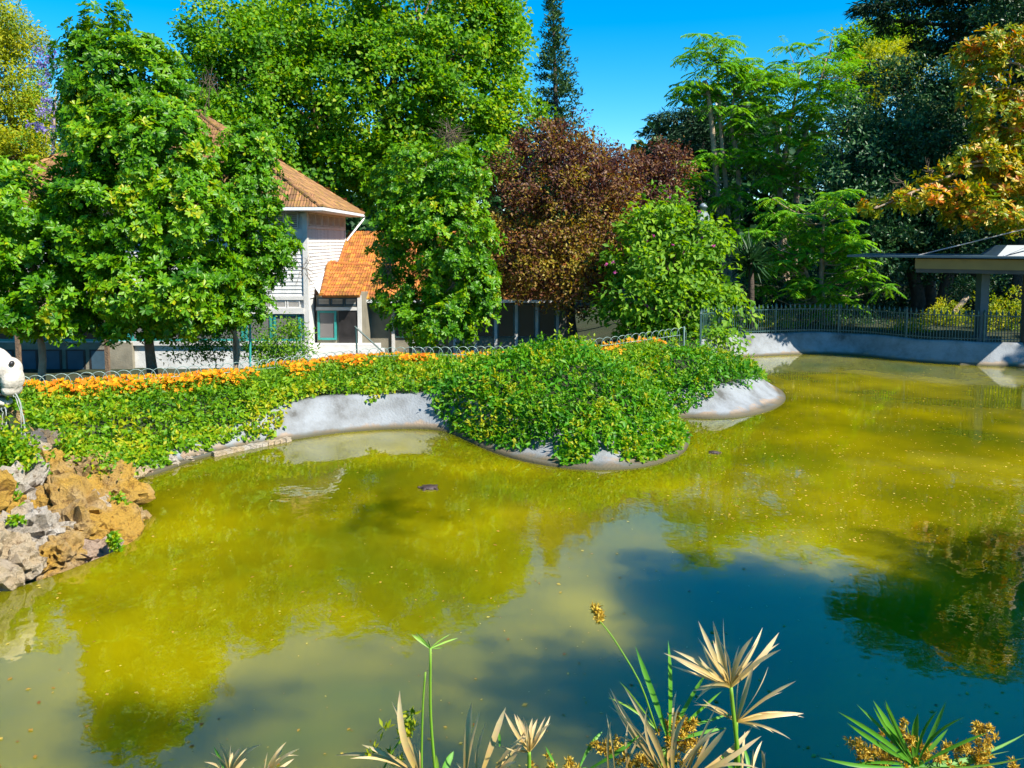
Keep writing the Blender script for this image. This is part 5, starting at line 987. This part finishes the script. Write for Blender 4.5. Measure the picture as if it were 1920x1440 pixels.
# ------------------------------------------------------------------ turtles and floating litter
def turtle(px, py, s, rot, label):
    c = at_z(px, py, 0); root = thing('turtle', label, 'turtle', tuple(c), 'turtles at the water surface'); Mx = np.array(Matrix.Rotation(rot, 3, 'Z'))
    bm = bmesh.new(); bmesh.ops.create_uvsphere(bm, u_segments=16, v_segments=10, radius=1); V = np.array([(v.co.x * .16 * (1 - .12 * v.co.x), v.co.y * .115, max(v.co.z, -.3) * .055 * (1 + .06 * math.sin(v.co.x * 14)) + .005) for v in bm.verts]) * s; Fc = [tuple(q.index for q in f.verts) for f in bm.faces]; bm.free()
    mk('shell', V @ Mx.T + c, Fc, M_TURTLE, root, None, True)
    hb = MB(); hb.tube(np.array([(-.13, 0, .0), (-.17, 0, .012), (-.205, 0, .022), (-.225, 0, .022)]) * s @ Mx.T + c, np.array([.022, .02, .026, .012]) * s, 8); hb.build('head', M_TURTLE, root, True)
    for x, y in ((-.09, .1), (-.09, -.1), (.1, .09), (.1, -.09)): lb = MB(); lb.tube(np.array([(x * .8, y * .8, .0), (x * 1.25, y * 1.35, .004), (x * 1.5, y * 1.5, -.012)]) * s @ Mx.T + c, np.array([.026, .024, .012]) * s, 6); lb.build('leg', M_TURTLE, root, True)
turtle(806, 915, 1.0, .12, 'dark turtle floating in the open water off the vine covered cape')
turtle(1338, 849, .72, 2.9, 'small dark turtle low in the water between the two planted capes')
r = np.random.RandomState(231); n = 2600; px = np.concatenate([r.uniform(-20, 1940, 900), r.uniform(1300, 1930, 1700)]); py = np.concatenate([700 + 740 * r.rand(900) ** 1.4, 690 + 330 * r.rand(1700) ** 1.0])
Q = np.array([at_z(a, b, 0) for a, b in zip(px, py)]); s_, _ = pond_query(Q[:, 0], Q[:, 1]); Q = Q[s_ < -.1]; n = len(Q); Q[:, 2] = .006
th = r.rand(n) * 6.28; A = np.stack([np.cos(th), np.sin(th), np.zeros(n)], -1); L = .022 + .05 * r.rand(n) ** 3
tag(leaf_mesh('floating_leaves', Q, A, np.array([[0, 0, 1.0]]) + r.normal(0, .06, (n, 3)), L, L * .6, r.rand(n), LM['dryleaf'], fold=.05), 'fallen leaves and specks floating on the pond', None, None, 'stuff')

# ------------------------------------------------------------------ papyrus at the near bank
def blade_mesh(p0, p1, w, sag, seed, twist=.3):
    rs = np.random.RandomState(seed); p0, p1 = np.array(p0), np.array(p1); L = np.linalg.norm(p1 - p0); d = (p1 - p0) / L; n = 9
    side = nrm(np.cross(d, np.array([0, -1.0, .35]) + rs.normal(0, twist, 3))); up = np.cross(side, d); t = np.linspace(0, 1, n)
    bend = sag * L * 4 * t * (1 - t)
    lat = rs.normal(0, .03) * L * np.sin(t * math.pi)
    C = p0 + np.outer(t, d) * L + np.outer(bend, [0, 0, 1.0]) * (1 if sag else 0) + np.outer(lat, side)
    C = C + np.outer(rs.normal(0, .11) * L * t ** 2.4, side) + np.outer(rs.normal(-.02, .09) * L * t ** 2.4, up)
    W = .54 * w * np.interp(t, [0, .15, .45, .75, .92, 1], [.38, .62, 1, .85, .4, .03]); V = []
    for i in range(n):
        tw = twist * (t[i] - .3) * 1.2; s = side * math.cos(tw) + up * math.sin(tw); u = up * math.cos(tw) - side * math.sin(tw)
        V += [C[i] - s * W[i] / 2 + u * W[i] * .16, C[i], C[i] + s * W[i] / 2 + u * W[i] * .16]
    Fc = [(i * 3 + j, i * 3 + j + 1, i * 3 + 4 + j, i * 3 + 3 + j) for i in range(n - 1) for j in range(2)]
    return V, Fc, np.repeat(t, 3)
_bs = [0]
def blade(root, c, tip, d, w, mat, sag=.05, name='leaf_blade', dj=.12):
    _bs[0] += 1; rs = np.random.RandomState(900 + _bs[0]); V, Fc, t = blade_mesh(at(*c, d), at(*tip, d + rs.uniform(-dj, dj)), w, sag, 900 + _bs[0]); mk(name, V, Fc, mat, root, t, True)
    if mat is M_DRY and w > .02:                                        # a second, thinner and more twisted blade beside it
        t2 = (c[0] + (tip[0] - c[0]) * rs.uniform(.6, .95) + rs.normal(0, 16), c[1] + (tip[1] - c[1]) * rs.uniform(.6, .95) + rs.normal(0, 12))
        V, Fc, t = blade_mesh(at(*c, d + .02), at(*t2, d + rs.uniform(-dj, dj)), w * .6, sag + rs.normal(0, .06), 1900 + _bs[0], .7); mk(name, V, Fc, mat, root, t, True)
def stem(root, pts, d, r0, mat, name='stem'):
    q = curve([at(x, y, d + (dd[0] if dd else 0)) for x, y, *dd in pts], 12); V, Fc = tube(q, np.linspace(r0, r0 * .75, 12), 7); mk(name, V, Fc, mat, root, np.repeat(np.linspace(0, .4, 12), 7), True)
def floret(root, cs, d, cnt, rx, ry, seed, name='flower_head', L=.022, W=.007):
    rs = np.random.RandomState(seed); P, A = [], []
    for (px, py) in cs:
        c = at(px, py, d); nb_f = max(3, cnt // 32); S_ = c + rs.normal(0, 1, (nb_f, 3)) * np.array([rx, rx, ry]) * d / F * .5
        P.append(np.repeat(S_, 26, 0) + rs.normal(0, .004, (nb_f * 26, 3))); A.append(rdir(rs, nb_f * 26) + [0, -.1, .35])
    P = np.concatenate(P); A = np.concatenate(A); m = len(P); leaf_mesh(name, P, A, rdir(rs, m), L * (.7 + .6 * rs.rand(m)), W, rs.rand(m), LM['floret'], root)
def Z1(x, y): return (360 + x / 3, 1100 + y / 3)
def Z2(x, y): return (960 + x / 3.31, 1100 + y / 3.31)
def Z3(x, y): return (1480 + x / 4.364, 1240 + y / 4.364)
def plant(label, px, d):
    b = ground_at(px, d); return thing('papyrus_plant', label, 'plant', tuple(b), 'papyrus plants on the near bank'), b
def rootstem(root, b, c, d, n=3, mat=None, r0=.008):
    for i in range(n):
        q = np.array([b - [0, 0, .05] + [.04 * (i - 1), .02 * i, 0], (b + at(*c, d)) / 2 + [.03 * (i - 1), 0, 0], at(c[0] + 3 * (i - 1), c[1], d)]); V, Fc = tube(curve(q, 6), r0, 6); mk('stem', V, Fc, mat or M_GREENTIP, root, np.repeat(np.linspace(0, .3, 6), 6), True)
# dry fan
A1, b1 = plant('small fan of dry papyrus blades at the near bank', 470, 2.95)
for tip in ((110, 905), (165, 880), (235, 930), (258, 920), (330, 850), (305, 965), (130, 910)): blade(A1, Z1(205, 1075), Z1(*tip), 2.95, .026, M_DRY if tip[0] != 110 else M_GREEN)
for tip in ((475, 890), (520, 895), (545, 905), (570, 970), (582, 990), (350, 1015)): blade(A1, Z1(405, 1080), Z1(*tip), 2.95, .022, M_DRY)
rootstem(A1, b1, Z1(205, 1075), 2.95); rootstem(A1, b1, Z1(405, 1080), 2.95, 2)
# broad dry blades with two green stalks
A2_, b2 = plant('papyrus with broad dry blades and two tall green stalks', 780, 2.9)
for tip, w in (((1090, 650), .05), ((825, 890), .045), ((955, 895), .032), ((1240, 870), .028), ((1275, 820), .014)): blade(A2_, Z1(1285, 1080), Z1(*tip), 2.9, w, M_DRY, .07 if tip[0] < 1000 else .02)
for c, tip, w in (((1535, 1090), (1555, 632), .05), ((1615, 1090), (1712, 655), .048), ((1680, 1080), (1855, 805), .042), ((1690, 1085), (1895, 838), .045), ((1580, 1080), (1480, 995), .03), ((1660, 1080), (1880, 905), .03)): blade(A2_, Z1(*c), Z1(*tip), 2.9, w, M_DRY, .02)
blade(A2_, Z1(1405, 1090), Z1(1436, 918), 2.9, .055, M_GREEN, 0); blade(A2_, Z1(1380, 1090), Z1(1384, 945), 2.9, .02, M_GREENTIP, 0); blade(A2_, Z1(1730, 900), Z1(1738, 805), 2.9, .02, M_GREEN, 0)
stem(A2_, [Z1(1378, 1120), Z1(1362, 980), Z1(1342, 700), Z1(1341, 345)], 2.9, .0065, M_GREENTIP); stem(A2_, [Z1(1292, 1120), Z1(1292, 900), Z1(1300, 640), Z1(1313, 482)], 2.88, .0048, M_GREENTIP)
for tip, w in (((1240, 262), .022), ((1262, 252), .016), ((1452, 262), .008), ((1500, 285), .012), ((1332, 300), .014), ((1420, 330), .008)): blade(A2_, Z1(1340, 348), Z1(*tip), 2.9, w, M_GREENTIP, .0)
for tip in ((1750, 745), (1800, 718), (1835, 715), (1880, 740), (1905, 738), (1935, 750), (1985, 748), (2035, 742), (1720, 890)): blade(A2_, Z1(1897, 930), Z1(*tip), 2.9, .026, M_DRY, 0)
stem(A2_, [Z1(1897, 1120), Z1(1897, 930)], 2.9, .009, M_GREENTIP); rootstem(A2_, b2, Z1(1285, 1080), 2.9, 3); rootstem(A2_, b2, Z1(1640, 1088), 2.9, 3); rootstem(A2_, b2, Z1(1390, 1118), 2.9, 2); rootstem(A2_, b2, Z1(1897, 1120), 2.9, 1)
wd = thing('weed', 'spindly yellow green weed among the broad dry blades', 'plant', tuple(ground_at(735, 2.96)), None); stem(wd, [Z1(1040, 1100), Z1(1120, 940), Z1(1190, 830), Z1(1240, 720)], 2.96, .004, M_GREENTIP); q_ = ground_at(735, 2.96)
V, Fc = tube(curve([q_ - [0, 0, .04], at(*Z1(1040, 1100), 2.96)], 4), .004, 5); mk('stem', V, Fc, M_GREENTIP, wd, np.zeros(20), True)
rs = np.random.RandomState(77); cs = np.array([at(*Z1(x, y), 2.96) for x, y in ((1240, 715), (1225, 770), (1215, 800), (1190, 840), (1090, 800), (1010, 930), (1120, 960), (1165, 975), (1245, 790))]); P = np.repeat(cs, 9, 0) + rs.normal(0, .006, (81, 3)); leaf_mesh('leaves', P, rdir(rs, 81) + [0, 0, .3], rdir(rs, 81) + [0, -.5, .3], .04, .014, rs.rand(81), LM['yellow'], wd)
# big dry umbels
A3, b3 = plant('papyrus with large dry umbels, golden florets and green blades', 1290, 3.0)
for tip, w in (((935, 425), .028), ((1000, 400), .034), ((1065, 345), .03), ((1165, 225), .036), ((1180, 300), .02), ((1285, 212), .036), ((1465, 258), .032), ((1605, 285), .026), ((1665, 298), .042), ((1640, 350), .03), ((1138, 640), .022), ((1195, 668), .042), ((1145, 420), .02), ((1270, 455), .012), ((1240, 330), .024), ((1360, 420), .014)): blade(A3, Z2(1355, 625), Z2(*tip), 3.0, w, M_DRY, .0 if tip[1] < 500 else .12)
for tip, w in (((1780, 605), .032), ((1760, 725), .024), ((1825, 788), .034), ((1640, 877), .018), ((1732, 885), .016), ((1640, 615), .012), ((1545, 890), .02), ((1475, 545), .034), ((1150, 690), .014), ((1105, 745), .014), ((1200, 740), .016)): blade(A3, Z2(1395, 840), Z2(*tip), 3.03, w, M_DRY, .05)
stem(A3, [Z2(1410, 1200), Z2(1395, 980), Z2(1375, 800), Z2(1358, 625)], 3.0, .010, M_GREENTIP); stem(A3, [Z2(1385, 1200), Z2(1390, 1000), Z2(1395, 840)], 3.03, .008, M_GREENTIP)
for tip, w in (((765, 398), .044), ((1035, 368), .036), ((1200, 505), .032), ((1292, 640), .03)): blade(A3, Z2(975, 960), Z2(*tip), 3.02, w, M_GREEN, .0)
for tip, w in (((655, 575), .014), ((605, 670), .014), ((698, 742), .018)): blade(A3, Z2(900, 890), Z2(*tip), 3.02, w, M_GREENTIP, .1)
for c, tip, w in (((970, 1180), (808, 618), .04), ((975, 1180), (968, 668), .032), ((1000, 1180), (1002, 735), .04), ((940, 1180), (543, 732), .034), ((945, 1190), (568, 718), .034), ((960, 1190), (695, 740), .018), ((1020, 1190), (1210, 850), .024), ((1080, 1190), (1345, 878), .044), ((1090, 1190), (1510, 905), .036), ((1100, 1200), (1545, 950), .04), ((1050, 1190), (1240, 700), .014), ((1090, 1190), (1260, 930), .02), ((1430, 1190), (1440, 905), .02), ((1480, 1190), (1540, 960), .022), ((1560, 1190), (1545, 980), .024), ((600, 1150), (582, 815), .018), ((640, 1150), (622, 850), .018), ((700, 1150), (805, 870), .02), ((720, 1150), (700, 880), .018)): blade(A3, Z2(*c), Z2(*tip), 3.0, w, M_DRY, .03)
for c, tip, w in (((480, 1130), (800, 985), .03), ((1000, 960), (1330, 880), .026), ((420, 1120), (543, 878), .03), ((290, 1150), (212, 985), .018), ((1060, 880), (1350, 800), .02), ((1300, 1050), (1380, 1180), .03), ((1440, 1000), (1470, 1180), .03)): blade(A3, Z2(*c), Z2(*tip), 3.02, w, M_GREEN, .03)
floret(A3, [Z2(1040, 920), Z2(1000, 860), Z2(1090, 880), Z2(1080, 980), Z2(990, 940)], 3.04, 300, 26, 26, 501); floret(A3, [Z2(620, 1000), Z2(700, 1060), Z2(820, 1080), Z2(560, 1010), Z2(900, 1100), Z2(760, 1110), Z2(360, 1120), Z2(190, 1125)], 3.04, 170, 24, 14, 502); floret(A3, [Z2(520, 165), Z2(525, 195)], 3.0, 130, 11, 14, 503)
stem(A3, [Z2(900, 900), Z2(800, 610), Z2(680, 400), Z2(600, 280), Z2(535, 205)], 3.0, .0035, M_GREENTIP)
rootstem(A3, b3, Z2(975, 1180), 3.0, 4); rootstem(A3, b3, Z2(1400, 1195), 3.0, 3); rootstem(A3, b3, Z2(1090, 1190), 3.0, 2); rootstem(A3, b3, Z2(620, 1145), 3.0, 2); rootstem(A3, b3, Z2(940, 1000), 3.03, 3); rootstem(A3, b3, Z2(450, 1130), 3.0, 2)
# green one
A4, b4 = plant('fresh green papyrus crown over a mass of golden florets', 1715, 3.1)
for tip, w in (((448, 493), .036), ((505, 393), .036), ((600, 338), .026), ((630, 398), .028), ((705, 293), .04), ((742, 297), .044), ((1035, 402), .05), ((1187, 357), .022), ((1292, 322), .030), ((1352, 328), .032), ((1315, 568), .028), ((1610, 572), .03), ((1675, 755), .05), ((1945, 712), .022), ((1945, 824), .016), ((370, 866), .03), ((505, 815), .026), ((930, 480), .01), ((1800, 752), .01), ((860, 420), .02)): blade(A4, Z3(1035, 865) if tip[0] > 500 or tip[0] < 1300 else Z3(1290, 750), Z3(*tip), 3.1, w, M_GREEN if w > .02 else M_GREENTIP, .02 if tip[1] > 560 else 0)
floret(A4, [Z3(x, y) for x, y in ((640, 760), (760, 780), (880, 700), (960, 620), (1000, 760), (1120, 700), (1240, 760), (1360, 720), (1460, 760), (1560, 700), (1590, 620), (1420, 840), (1250, 850), (850, 850), (700, 840), (600, 720), (1100, 820), (1560, 800))], 3.13, 240, 24, 16, 511); [floret(A4, [q_], 3.1, 200, 11, 9, 512 + i_) for i_, q_ in enumerate((Z3(1568, 545), Z3(580, 695), Z3(1820, 880)))]
for x in (640, 850, 1100, 1300, 1500, 1580): stem(A4, [Z3(1035, 1050), Z3((x + 1035) / 2, 900), Z3(x, 740)], 3.14, .004, M_GREENTIP, 'ray')
rootstem(A4, b4, Z3(1035, 1050), 3.14, 3, None, .010); rootstem(A4, b4, Z3(1035, 870), 3.11, 2)
